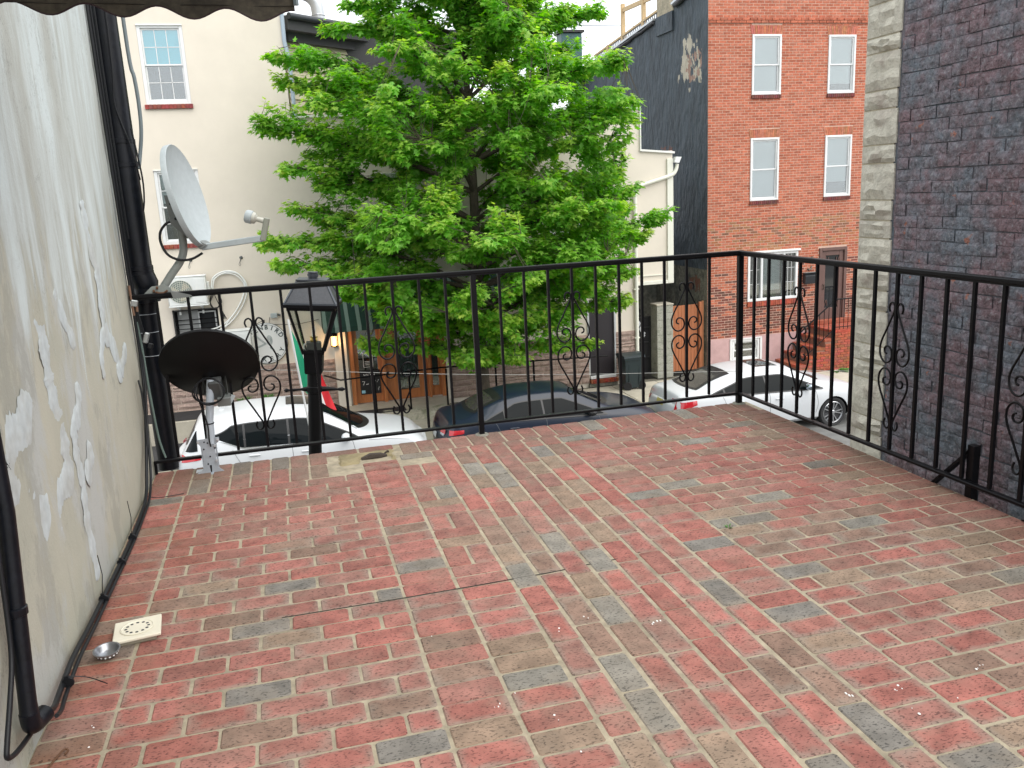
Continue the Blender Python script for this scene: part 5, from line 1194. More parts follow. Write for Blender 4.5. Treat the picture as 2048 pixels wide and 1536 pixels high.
for x, z_ in ((.072,.187),(.168,.190),(.098,.185),(.115,.178),(.135,.188),(.120,.10),(.105,.058),(.150,.145),(.092,.145)): m.lathe([(.0045,0),(.0045,.003),(0,.003)], 8, Matrix.Translation((x-.004,Yb,z_)) @ Matrix.Rotation(math.radians(90),4,'X'))
m.prism([(.108,.05),(.118,.05),(.116,.01),(.110,.01)], lambda a, b, t_: (a, Yb-.001-t_, b), .001); m.build('bolt_hole', M('black_plastic_paint', (.012,.012,.013), .42), bd)
m = MB()
for x, z_ in ((.068,.188),(.170,.192),(.152,.16),(.152,.075)): m.lathe([(.008,0),(.008,.008),(.004,.008),(.004,.014),(0,.014)], 6, Matrix.Translation((x-.004,Yb-.001,z_)) @ Matrix.Rotation(math.radians(90),4,'X'))
m.build('bolt', M('galvanised', (.52,.54,.56), .4, .6), bd)
# ================================================================ drain pipes and cables on the left wall
dp = thing('drain_pipe', 'large black soil pipe standing at the corner of the stucco wall', 'pipe', (-.135, .075, 0))
pipem = M('pipe_black', (.004,.005,.008), .36, vary=(30,.5), bump=(60,.25,.003), spec=.25); add_specks = None
cx, cy = -.138, .08
MB().tube([(cx,cy,3.2),(cx,cy,1.16),(cx+.004,cy,1.10),(cx+.02,cy,1.05),(cx+.02,cy,1.02)], [.066,.066,.068,.068,.06], 24).build('upper_pipe', pipem, dp, smooth=50)
MB().tube([(cx+.02,cy,1.03),(cx+.005,cy,.90),(cx,cy,.6),(cx+.003,cy,.0)], [.064,.056,.054,.054], 24).build('lower_pipe', pipem, dp, smooth=50)
for z_ in (1.80, 1.68, 1.14, 1.115, .985, .965): MB().lathe([(.062,-.012),(.071,-.010),(.071,.010),(.062,.012)], 24, Matrix.Translation((cx+(0 if z_ > 1.1 else .015),cy,z_))).build('joint_collar', pipem, dp, smooth=50)
m = MB()
for z_ in (.89,.79,.66): m.lathe([(.0575,-.002),(.0595,0),(.0575,.002)], 24, Matrix.Translation((cx+.003,cy,z_)))
m.build('wire_tie', M('dull_steel', (.30,.32,.34), .4, .6), dp)
sp2 = thing('drain_pipe', 'small black pipe with an elbow coming down the stucco wall near the camera', 'pipe', (-.15, -2.6, .1))
MB().tube([(-.15,-2.55,1.25),(-.15,-2.555,.70),(-.15,-2.66,.21),(-.15,-2.665,.175)], [.0225,.0225,.022,.024], 16).build('pipe', pipem, sp2, smooth=50)
MB().tube(smooth_path([(-.15,-2.665,.185),(-.15,-2.662,.150),(-.146,-2.64,.138),(-.132,-2.60,.14)],4), .0245, 14).build('elbow', pipem, sp2, smooth=50)
MB().lathe([(.023,-.012),(.0265,-.010),(.0265,.010),(.023,.012)], 16, Matrix.Translation((-.15,-2.61,.45))).build('collar', pipem, sp2)
def cable(label, pts, r, k=5, mat=None, group=None):
    o = MB().tube(smooth_path(pts, k), r, 7).build('cable', mat or cabm, at=pts[0], smooth=60); return tag(o, label, 'cable', group)
base_run = [(-.17,-.40,.16),(-.165,-.557,.055),(-.165,-.754,.030),(-.165,-1.046,.022),(-.165,-1.327,.028),(-.165,-1.622,.040),(-.165,-1.908,.050),(-.165,-2.165,.066),(-.155,-2.40,.072),(-.14,-2.50,.095),(-.132,-2.575,.13)]
cable('thick black cable down the wall corner and along the wall foot to the small pipe', [(-.186,-.03,3.1),(-.186,-.028,2.2),(-.184,-.028,1.5),(-.182,-.03,.9),(-.18,-.06,.55),(-.178,-.20,.33)]+base_run, .0085)
cable('second black cable bundled beside the thick one along the wall foot', [(-.178,.0,2.9),(-.176,.0,1.8),(-.174,.0,1.0),(-.172,-.04,.6),(-.168,-.22,.32)]+[(x+.014,y+.01,z*.8) for x, y, z in base_run], .0065)
cable('thin black cable looping low under the small pipe at the frame corner', [(-.165,-2.52,.97),(-.165,-2.60,.70),(-.165,-2.638,.455),(-.165,-2.667,.342),(-.165,-2.728,.264),(-.165,-2.800,.187),(-.165,-2.815,.160),(-.165,-2.780,.139),(-.165,-2.707,.120),(-.16,-2.595,.105),(-.15,-2.53,.10)], .007)
cable('long thin cable hanging over the front of the large pipe', [(-.10,.005,3.0),(-.115,.0,2.2),(-.13,.0,2.0),(-.115,.005,1.9),(-.09,.01,1.8),(-.075,.02,1.7),(-.065,.04,1.6)], .004)
cable('grey pipe-like cable standing clear of the large pipe', [(-.045,.10,3.0),(-.045,.10,2.26),(-.032,.10,2.12),(-.028,.10,1.98),(-.035,.10,1.85),(-.055,.10,1.74),(-.07,.08,1.66)], .010, mat=M('grey_sheath', (.13,.16,.17), .5))
cable('thin cable looping out to the right of the large pipe', [(-.072,.02,1.86),(-.060,.03,1.72),(-.052,.03,1.60),(-.058,.03,1.50),(-.07,.03,1.44)], .0045)
cable('pair of thin dark cables running straight down the large pipe', [(-.16,.012,3.0),(-.162,.012,2.0),(-.158,.013,1.3)], .005)
cable('short cable with a bare plug end curving up the stucco wall', [(-.185,-.165,.56),(-.18,-.20,.57),(-.17,-.22,.50),(-.168,-.25,.36),(-.168,-.30,.24)], .005)
cable('pale cable hanging below the cable joints at the wall corner', [(-.176,-.02,.86),(-.168,-.02,.72),(-.165,-.02,.55),(-.158,-.03,.38),(-.15,-.02,.2),(-.13,-.02,.09)], .006, mat=M('dirty_green', (.12,.17,.15), .6))
t = thing('cable_splitter', 'metal cable splitter and couplings fixed on the cables beside the large pipe', 'splitter', (-.17,-.04,.9))
mt = M('splitter_metal', (.40,.42,.42), .35, .7)
MB().box((-.168,-.055,.965), (.035,.02,.035), R3(0,15,0), b=.004).build('body', mt, t)
m = MB()
for dx, z0, z1 in ((-.012,.985,1.06),(.008,.92,.95),(-.010,.90,.95)): m.tube([(-.168+dx,-.055,z0),(-.168+dx*1.2,-.055,z1)], .007, 8)
m.build('connector', M('copper_brown', (.20,.12,.08), .45, .5), t); MB().box((-.135,-.05,.775), (.028,.018,.06), R3(0,18,0), b=.006).build('coupling', mt, t); MB().box((-.120,-.05,.73), (.026,.02,.03), R3(0,18,0), b=.004).build('coupling_boot', cabm, t)
for z_ in (.86,.82): MB().tube(smooth_path([(-.16,-.05,.93),(-.15,-.055,z_),(-.14,-.05,.79)],4), .004, 6).build('jumper_lead', cabm, t)
ties = [(-.165,-1.05,.028,.30),(-.165,-1.33,.03,.02),(-.165,-1.70,.045,.30),(-.15,-2.33,.072,.02)]
for i, (x, y, z_, h_) in enumerate(ties):
    m = MB().lathe([(.017,-.004),(.019,0),(.017,.004)], 10, Matrix.Translation((x+.006,y,z_)) @ Matrix.Rotation(math.radians(90),4,'X')).box((x+.004,y,z_+.018), (.012,.01,.01))
    if h_ > .1: m.tube([(x+.004,y,z_+.02),(x+.01,y+.02,z_+.09),(x+.006,y+.015,z_+.17)], .0016, 4)
    elif i == 3: m.tube(smooth_path([(x+.01,y,z_+.02),(x+.06,y+.01,z_+.0),(x+.10,y+.05,.018)],4), .0018, 4)
    tag(m.build('cable_tie', cabm, at=(x,y,z_)), ('black zip tie with a long upright tail, farther one on the wall foot cables','stubby black zip tie knot between the two upright tails','black zip tie with a long upright tail, nearer one on the wall foot cables','black zip tie next to the pipe elbow with its tail lying on the bricks')[i], 'zip tie')
tag(MB().tube(smooth_path([(-.165,-.55,.05),(-.12,-.50,.02),(-.06,-.47,.012),(.0,-.46,.012)],4), .0018, 4).build('cable_tie', cabm, at=(-.165,-.55,.05)), 'thin black tie tail lying across the bricks near the dish post', 'zip tie')
tag(MB().tube(smooth_path([(-.135,-2.665,.008),(-.12,-2.63,.014),(-.105,-2.60,.018),(-.095,-2.60,.014),(-.10,-2.615,.012)],4), .003, 5).build('bent_nail', M('rust', (.10,.045,.02), .8), at=(-.135,-2.665,.008)), 'bent rusty nail lying on the mortar in the wall corner', 'nail')
# ================================================================ loose things on the terrace
dc = thing('drain_cover', 'square cream floor drain cover with a ring of holes lying on the bricks', 'drain cover', (0,-1.955,.008))
T = Matrix.Translation((-.007,-1.955,.026)) @ Matrix.Rotation(math.radians(6),4,'Z') @ Matrix.Rotation(math.radians(-1.2),4,'X') @ Matrix.Rotation(math.radians(-1),4,'Y') 
def TB(mb, T): mb.v = [tuple(T @ Vector(v)) for v in mb.v]; return mb
ivory = M('ivory_plastic', (.68,.64,.52), .4, vary=(14,.06))
TB(MB().box((0,0,0), (.155,.155,.012), b=.003), T).build('plate', ivory, dc); TB(MB().box((0,0,-.012), (.12,.12,.02)), T).build('skirt', M('ivory_shadow', (.30,.27,.2), .7), dc)
TB(MB().lathe([(.054,.006),(.056,.0085),(.052,.0095),(.050,.0075),(0,.0078)], 36), T).build('disc', ivory, dc, smooth=40)
for i in range(12):
    a = i*math.pi/6; TB(MB().lathe([(.0052,.0070),(.0052,.0083),(0,.0084)], 10, Matrix.Translation((.037*math.cos(a),.037*math.sin(a),0))), T).build('hole', M('hole_dark', (.03,.03,.035), .8), dc)
ss = thing('sink_strainer', 'small steel sink strainer basket lying on the bricks by the wall', 'strainer', (-.083,-2.085,.006))
steel = M('stainless', (.30,.31,.33), .34, .9); T = Matrix.Translation((-.083,-2.085,.008)) @ Matrix.Rotation(math.radians(5),4,'X')
TB(MB().lathe([(0,.003),(.022,.004),(.030,.010),(.036,.022),(.039,.026),(.043,.027),(.043,.029),(.038,.029),(.034,.024),(.028,.012),(.020,.006),(0,.005)], 32), T).build('basket', steel, ss, smooth=40)
for i in range(16):
    a = i*math.pi/8; rr = .0335; TB(MB().lathe([(.0032,0),(.0032,.001),(0,.0012)], 8, Matrix.Translation((rr*math.cos(a),rr*math.sin(a),.0165)) @ Matrix.Rotation(a,4,'Z') @ Matrix.Rotation(math.radians(68),4,'Y')), T).build('hole', M('hole_light', (.75,.76,.76), .5), ss)
# ================================================================ awning over the terrace door
aw = thing('terrace_awning', 'brown canvas awning with a scalloped valance above the terrace', 'awning', (.3,-2.0,2.1))
canv = M('brown_canvas', (.062,.052,.035), .85, vary=(9,.3), bump=(120,.3,.003), col2=(.028,.023,.016), mask=(.4,.65))
xs0, xs1 = -.17, .735
def yv(x): return -2.0+.0*x
def zsc(x): return 2.0435-.029*x-.0165*math.cos((x-.233)/.198*2*math.pi)
n_ = 60; P = []
for i in range(n_+1):
    x = xs0+(xs1-xs0)*i/n_; P.append([(x, yv(x)+.004*math.sin(x*31), zsc(x)), (x, yv(x)+.006*math.sin(x*23), 2.075-.01*x), (x, yv(x), 2.16), (x, yv(x)-.02, 2.20)])
m = MB().grid(P); P2 = [[(p[0], p[1]-.003, p[2]) for p in r0] for r0 in P]; m.grid(P2).grid([[r0[0], (r0[0][0], r0[0][1]-.003, r0[0][2])] for r0 in P]); m.build('valance', canv, aw, smooth=60)
m = MB().tube([(x_[0][0], x_[0][1]-.0015, x_[0][2]) for x_ in P], .0028, 5); m.build('binding', M('maroon_binding', (.035,.018,.02), .8), aw)
MB().tube([(x_[1][0], x_[1][1]-.004, x_[1][2]-.018) for x_ in P], .0012, 4).build('seam', M('dark_seam', (.02,.017,.012), .9), aw)
m = MB().add([(xs0,-2.02,2.20),(xs1,-2.02,2.20),(xs1,-3.6,2.75),(xs0,-3.6,2.75)], [(0,1,2,3)]); m.build('roof_canvas', canv, aw)
MB().tube([(xs1+.005,-2.02,2.20),(xs1+.005,-2.02,2.05)], .009, 6).bar((xs0,-2.03,2.19),(xs1,-2.03,2.19), .03, .03).build('front_bar', M('grey_sheath', (.13,.16,.17), .5), aw)
# ================================================================ parked cars
def car_paint(name, col, rough=.28, coat=.6):
    return M(name, col, rough, spec=.4, coat=coat)
tyre_m = M('tyre_rubber', (.016,.016,.017), .75, bump=(60,.3,.004)); rim_m = M('alloy', (.55,.56,.58), .25, .9); rim_d = M('alloy_dark', (.03,.03,.033), .5)
cargl = M('car_glass', (.005,.007,.008), .03, spec=.09); trimk = M('car_trim', (.014,.014,.015), .4); chrome = M('chrome', (.72,.74,.76), .15, .95); seam = M('car_seam', (.10,.11,.12), .6)
taill = M('tail_red', (.42,.012,.02), .15, coat=.6); clear_l = M('lamp_clear', (.30,.32,.34), .12, coat=.5); amber = M('lamp_amber', (.75,.16,.02), .2)
WHEEL = {}
def wheel(parent, x, y, z, r, sg):
    """tyre with a child rim; sg = outward side"""
    key = (round(r,3), sg)
    if key not in WHEEL:
        T = Matrix.Rotation(math.radians(90)*(1 if sg < 0 else -1), 4, 'X')
        t = MB().lathe([(r*.66,-.10),(r*.72,.085),(r*.80,.105),(r*.93,.105),(r*.985,.085),(r,.05),(r,-.08),(r*.93,-.11),(r*.66,-.10)], 40, T)
        d = MB().lathe([(r*.73,.0),(r*.73,.085),(r*.70,.098),(r*.675,.092),(r*.64,.05),(r*.2,.045),(0,.047)], 40, T, mi=0)
        s_ = MB()
        for k in range(5):
            for off in (-.20, .20):
                a0 = k*2*math.pi/5+off*.55; a1 = k*2*math.pi/5+off
                p0 = Vector((r*.12*math.cos(a0), r*.12*math.sin(a0), .085)); p1 = Vector((r*.68*math.cos(a1), r*.68*math.sin(a1), .088)); dd = (p1-p0).normalized(); nn = Vector((-dd.y, dd.x, 0))
                q = [p0-nn*r*.026, p0+nn*r*.026, p1+nn*r*.036, p1-nn*r*.036]
                s_.add([T @ v for v in q]+[T @ (v-Vector((0,0,.03))) for v in q], [(0,1,2,3),(0,4,5,1),(1,5,6,2),(2,6,7,3),(3,7,4,0)])
        s_.lathe([(r*.15,.07),(r*.15,.092),(r*.10,.098),(0,.098)], 16, T); s_.lathe([(r*.665,.085),(r*.70,.100),(r*.735,.092)], 40, T, cap=False)
        WHEEL[key] = (t.mesh('wheel', tyre_m, smooth=40), d.mesh('rim_barrel', rim_d, smooth=40), s_.mesh('rim', rim_m))
    a, b, c = WHEEL[key]; w = inst('wheel', a, parent, (x, y, z)); BASE[w.name] = (x, y, z)
    w.location = Vector((x,y,z))-Vector(BASE[parent.name])
    for nm, me in (('rim_barrel', b), ('rim', c)):
        o = bpy.data.objects.new(nm, me); C.objects.link(o); o.parent = w
def make_car(name, label, X0, YC, paint, S):
    root = thing(name, label, 'car', (X0+S['L']/2, YC, ZR)); Lc = S['L']
    def pc(tab):
        xs, zs = zip(*S[tab]); xs = np.array(xs); zs = np.array(zs)
        d = np.gradient(zs, xs)                                     # cubic Hermite with limited slopes
        dl = np.diff(zs)/np.diff(xs)
        for i in range(len(xs)):
            a = dl[max(i-1,0)]; b = dl[min(i,len(dl)-1)]; d[i] = 0 if a*b <= 0 else 2*a*b/(a+b)
        def f(x):
            x = min(max(x, xs[0]), xs[-1]); i = min(max(np.searchsorted(xs, x)-1, 0), len(xs)-2); h = xs[i+1]-xs[i]; t = (x-xs[i])/h
            return float((2*t**3-3*t*t+1)*zs[i]+(t**3-2*t*t+t)*h*d[i]+(-2*t**3+3*t*t)*zs[i+1]+(t**3-t*t)*h*d[i+1])
        return f
    zt, zb, wr = pc('zt'), pc('zb'), pc('wr'); WM = S['W']; zu = .21
    def wmul(x):
        a = min(x, Lc-x); return float(np.interp(a, [0,.04,.12,.28,.55,1.], [.80,.875,.93,.965,.985,1.]))
    def crown(x): return float(np.interp(x, S['crx'], S['cry']))
    def rows(x):
        k = wmul(x); b = zb(x); t = zt(x); ze = max(t-crown(x), b+.008); wm = WM*k; wb_ = wm-.035; w_ = min(wr(x), wb_-.02); b = min(b, t-.02)
        up = zu + (.10 if x < .25 or x > Lc-.25 else 0)
        R_ = [(0,up),(wm-.12,up),(wm-.035,up+.07),(wm,up+(b-up)*.52),(wm-.006,b-.10),(wb_+.006,b-.03),(wb_-.004,b)]
        for q in (.3,.65): R_.append((wb_+(w_-wb_)*q+.02*math.sin(math.pi*q)*min(1,(ze-b)/.3), b+(ze-b)*q))
        R_.append((w_, ze))
        for q, zq in ((.95,.34),(.84,.62),(.6,.86),(.3,.97),(0,1.)): R_.append((w_*q, ze+(t-ze)*zq))
        return R_
    ex = S['end']                                                   # rear / front face lean: z -> x shift
    def shift(x, z):
        a = max(0, 1-x/.45); b = max(0, 1-(Lc-x)/.45)
        return a*float(np.interp(z, *ex[0])) - b*float(np.interp(z, *ex[1]))
    xs = sorted({*np.linspace(0, Lc, 76), .03, .07, Lc-.03, Lc-.07, *S.get('keys', [])})
    def P(x, y, z): return Vector((X0+x+shift(x, z), YC+y, ZR+z))
    RR = [rows(x) for x in xs]; n_ = len(RR[0]); m = MB(); G = []
    for x, R_ in zip(xs, RR):
        G.append([P(x,-y,z) for y, z in R_] + [P(x,y,z) for y, z in R_[-2:0:-1]])
    nn = len(G[0]); vs = [v for g_ in G for v in g_]; fs = []
    for i in range(len(G)-1):
        for j in range(nn): fs.append((i*nn+j, i*nn+(j+1)%nn, (i+1)*nn+(j+1)%nn, (i+1)*nn+j))
    m.add(vs, fs)
    cols_ = [-1,-.75,-.5,-.25,0,.25,.5,.75,1]
    def capx(xe, y, w): return (1 if xe > 1 else -1)*.075*(1-(y/max(w,.01))**2)
    for gi, xe in ((0, 0.), (len(G)-1, Lc)):                        # bulged end caps share the ring vertices
        o = gi*nn; R_ = RR[gi]; idx = []
        for r0 in range(n_):
            w_, z_ = R_[r0]
            if r0 == 0 or r0 == n_-1: idx.append([o+(0 if r0 == 0 else n_-1)]*9); continue
            ln = []
            for c_ in cols_:
                if c_ == -1: ln.append(o+r0)
                elif c_ == 1: ln.append(o+nn-r0)
                else:
                    m.v.append(tuple(P(xe, w_*c_, z_)+Vector((capx(xe, w_*c_, w_),0,0)))); ln.append(len(m.v)-1)
            idx.append(ln)
        for r0 in range(n_-1):
            for c_ in range(8):
                f = [idx[r0][c_], idx[r0][c_+1], idx[r0+1][c_+1], idx[r0+1][c_]]; g_ = []
                for q in f:
                    if q not in g_: g_.append(q)
                if len(g_) > 2: m.f.append(tuple(g_)); m.mi.append(0); m.fc.append(None)
    body = m.build('body', paint, root, smooth=None)
    cut = MB(); ra_ = S['arch']
    for ax in S['axles']:
        for sg in (-1, 1): cut.tube([P(ax, sg*(WM-.24), S['wr_']), P(ax, sg*(WM+.2), S['wr_'])], ra_, 36)
    cme = cut.mesh('cut', trimk); co = bpy.data.objects.new('cut', cme); C.objects.link(co)
    body.location = (0,0,0); bm_ = body.modifiers.new('arch', 'BOOLEAN'); bm_.operation = 'DIFFERENCE'; bm_.object = co; bm_.solver = 'EXACT'; bm_.material_mode = 'TRANSFER'
    co.location = -Vector(BASE[root.name])+Vector(root.location) if False else (0,0,0)
    bpy.context.view_layer.update()
    # the cutter is in world space, the body in root space
    ev = body.evaluated_get(bpy.context.evaluated_depsgraph_get()); me = bpy.data.meshes.new_from_object(ev); body.modifiers.clear(); body.data = me
    bpy.data.objects.remove(co); me.polygons.foreach_set('use_smooth', [True]*len(me.polygons)); me.set_sharp_from_angle(angle=math.radians(38))
    def yat(x, z):
        R_ = rows(x)[2:10]; zz = [q[1] for q in R_]; return float(np.interp(z, zz, [q[0] for q in R_]))
    def zat(x, y):
        R_ = rows(x)[9:][::-1]; return float(np.interp(abs(y), [q[0] for q in R_], [q[1] for q in R_]))
    def ztop(x): return max(zt(x)-crown(x), zb(x)+.008)
    def sidep(nm, mat_, x0, x1, lo, hi, off=.006, par=root, nx=26, sides=(-1,1), nz=5):
        out = []
        for sg in sides:
            Pg = []; Pb = []
            for i in range(nx+1):
                x = x0+(x1-x0)*i/nx; a, b = lo(x), max(lo(x)+.0005, hi(x)); ln = []
                for j in range(nz): z = a+(b-a)*j/(nz-1); ln.append(P(x, sg*(yat(x,z)+off), z))
                Pg.append(ln)
            out.append(MB().grid(Pg).build(nm, mat_, par, smooth=50))
        return out
    def topp(nm, mat_, x0, x1, hw, off=.006, nx=14, ny=13, cf=0., cr=0.):
        Pg = []
        for i in range(nx+1):
            t_ = i/nx; ln = []
            for v in np.linspace(-1, 1, ny):
                x = float(x0+(x1-x0)*t_-cf*v*v*t_+cr*v*v*(1-t_)); y = v*hw(x); ln.append(P(x, y, zat(x,y)+off))
            Pg.append(ln)
        return MB().grid(Pg).build(nm, mat_, root, smooth=60)
    def line(nm, pts, r=.0045, mat_=seam, sides=(-1,1)):
        mm = MB()
        for sg in sides: mm.tube([P(x, sg*(yat(x,z)+.001), z) for x, z in smooth_path2(pts)], r, 4)
        return mm.build(nm, mat_, root)
    def smooth_path2(pts): return [(v.x, v.z) for v in smooth_path([(a,0,b) for a, b in pts], 5)]
    wx = S['dlo']                                                   # rear foot, rear top, front top, front foot
    kx, ka = S.get('kick', (0., 0.))
    lo = lambda x: zb(x)+.02+max(0, kx-x)*ka
    def hi(x):
        h = ztop(x)-S.get('rail', .05)
        lo_ = lo(x)
        if x < wx[1]: h = min(h, lo_+(x-wx[0])/(wx[1]-wx[0])*(ztop(wx[1])-S.get('rail',.05)-lo_))
        if x > wx[2]: h = min(h, lo_+(wx[3]-x)/(wx[3]-wx[2])*(ztop(wx[2])-S.get('rail',.05)-lo_))
        return h
    sidep('window_trim', trimk, wx[0]-.05, wx[3]+.05, lambda x: lo(x)-.016, lambda x: hi(x)+.018, .003, nx=60)
    bp_ = S['bp']; cuts = [wx[0]+.02, *S['cuts'], wx[3]-.02]
    for a, b in zip(cuts, cuts[1:]): sidep('side_window', cargl, a+.02, b-.02, lambda x: lo(x)+.002, lambda x: hi(x), .007, nx=30)
    sidep('sill_trim', S.get('sill', trimk), wx[0]-.03, wx[3]+.02, lambda x: lo(x)-.024, lambda x: lo(x)-.008, .010, nx=40)
    a, b = S['wsx']; topp('windscreen_cowl', trimk, a-.02, b+.14, lambda x: wr(x)*.985, .004, cf=.30); topp('windscreen', cargl, a, b+.02, lambda x: wr(x)*.96, .007, cf=.26)
    a, b = S['rwx']; topp('rear_window_frame', trimk, a, b, lambda x: wr(x)*S.get('rw', .93), .004, cr=.10); topp('rear_window', M('rear_glass', (.045,.042,.038), .08, spec=.3), a+.07, b-.16, lambda x: wr(x)*S.get('rw', .93)*.84, .007, cr=.06)
    if 'sun' in S: a, b, w_ = S['sun']; topp('sunroof', M('sunroof_glass', (.03,.027,.025), .06, spec=.25), a, b, lambda x: w_)
    for sm_ in S['seams']: line('door_seam', sm_)
    for hx in S['handles']:
        for sg in (-1, 1):
            z_ = zb(hx)-.13; p0 = P(hx-.10, sg*(yat(hx,z_)+.018), z_); p1 = P(hx+.10, sg*(yat(hx,z_)+.018), z_-.005); MB().bar(p0, p1, .022, .028, b=.009).build('door_handle', S.get('hmat', paint), root)
    mxp = S['mirror']
    for sg in (-1, 1):
        z_ = zb(mxp)+.095; yy = sg*(yat(mxp, zb(mxp))+.12); mm = MB(); Pm = []
        for i in range(9):
            th = math.pi*i/8; Pm.append([P(mxp,0,0)*0+Vector((X0+mxp-.02+.085*math.cos(th), YC+yy+.115*math.sin(th)*math.cos(ph), ZR+z_+.075*math.sin(th)*math.sin(ph))) for ph in np.linspace(0,2*math.pi,17)])
        mi_ = mm.grid(Pm).build('mirror', S.get('mmat', paint), root, smooth=60)
        MB().bar(P(mxp+.02, sg*(yat(mxp, zb(mxp))-.02), zb(mxp)+.01), Vector((X0+mxp, YC+yy*.95, ZR+z_-.06)), .09, .04, b=.012).build('mirror_arm', trimk, mi_)
    for nm, mat_, x0, x1, zl, zh in S['side_lamps']: sidep(nm, mat_, x0, x1, zl, zh, .009, nx=14)
    def rearp(nm, mat_, y0, y1, z0, z1, off=.012, ny=10):
        Pg = []
        R_ = rows(0.)
        for i in range(ny+1):
            y = y0+(y1-y0)*i/ny; ln = []
            for z in np.linspace(z0, z1, 4):
                w_ = float(np.interp(z, [q[1] for q in R_[2:10]], [q[0] for q in R_[2:10]])); y_ = max(-w_, min(w_, y)); ln.append(P(0, y_, z)+Vector((capx(0, y_, w_)-off,0,0)))
            Pg.append(ln)
        return MB().grid(Pg).build(nm, mat_, root, smooth=60)
    for a in S['rear']: rearp(*a)
    sidep('sill_panel', trimk, .5, Lc-.5, lambda x: zu+.02, lambda x: zu+.08, .004) if S.get('clad') else None
    for ax in S['axles']:
        for sg in (-1, 1): wheel(root, X0+ax, YC+sg*(WM-.125), ZR+S['wr_'], S['wr_'], sg)
    if S.get('fin'): x = S['fin']; MB().prism([(0,0),(.14,0),(.05,.055),(.02,.06)], lambda a, b, t_: (X0+x+a, YC-.015+t_, ZR+zt(x)-.008+b), .03).build('antenna_fin', paint, root)
    return root
wh_p = car_paint('white_paint', (.52,.54,.56), .3, .35); bk_p = car_paint('blue_black_paint', (.010,.016,.030), .3, .15)
zb0 = lambda x: 1.0+.10*x
zt0 = lambda x: float(np.interp(x, [.05,.10,.36,.40], [1.07,1.12,1.50,1.50]))
suv = dict(L=4.55, W=.92, W_=0, zt=[(0,.98),(.10,1.12),(.36,1.50),(.50,1.585),(.8,1.635),(1.4,1.68),(2.0,1.675),(2.55,1.605),(2.95,1.39),(3.36,1.13),(3.7,1.065),(4.15,.985),(4.42,.90),(4.55,.76)],
    zb=[(0,.93),(.35,1.04),(.9,1.07),(1.6,1.05),(3.1,.99),(3.4,.98),(4.1,.88),(4.4,.80),(4.55,.68)], wr=[(0,.62),(.25,.60),(.6,.62),(1.4,.66),(2.4,.64),(2.9,.68),(3.36,.76),(3.7,.80),(4.3,.76),(4.55,.66)],
    crx=[0,.36,.6,2.5,3.2,3.5,4.55], cry=[.04,.06,.085,.085,.06,.05,.05], end=(([.2,.35,.6,.75,.95,1.2],[.12,.02,.0,.03,.05,.05]),([.2,.4,.6,.8,.9],[.10,.0,.0,.03,.05])), keys=[.36,2.55,3.36], arch=.385, wr_=.35, axles=(.92,3.62),
    dlo=(.58,.98,2.42,3.28), kick=(1.15,.42), bp=1.0, cuts=[1.20,1.98], rail=.115, sill=chrome, wsx=(2.60,3.38), rwx=(.06,.33), rw=.96, sun=(1.98,2.42,.34), seams=[[(2.02,1.04),(2.03,.7),(2.02,.35)],[(3.12,.97),(3.16,.7),(3.10,.40)],[(.98,1.06),(1.10,.8),(1.28,.55)],[(3.42,.95),(3.75,.93),(4.2,.86)]],
    handles=(1.35,2.28), mirror=3.02, side_lamps=[('tail_light',taill,.03,.42,lambda x: .90+x*.12,lambda x: 1.01+x*.02),('rear_window',cargl,.05,.37,lambda x: zb0(x)+.06,lambda x: zt0(x)-.07),('headlight',trimk,4.10,4.50,lambda x: .76-(x-4.1)*.12,lambda x: .80-(x-4.1)*.10),('indicator',amber,4.28,4.40,lambda x: .745-(x-4.28)*.12,lambda x: .775-(x-4.28)*.12)],
    rear=[('tail_light',taill,-.75,-.42,.90,1.0),('tail_light',taill,.42,.75,.90,1.0),('number_plate',M('plate', (.55,.57,.58), .5),-.16,.16,.70,.82)], clad=True, fin=.75)
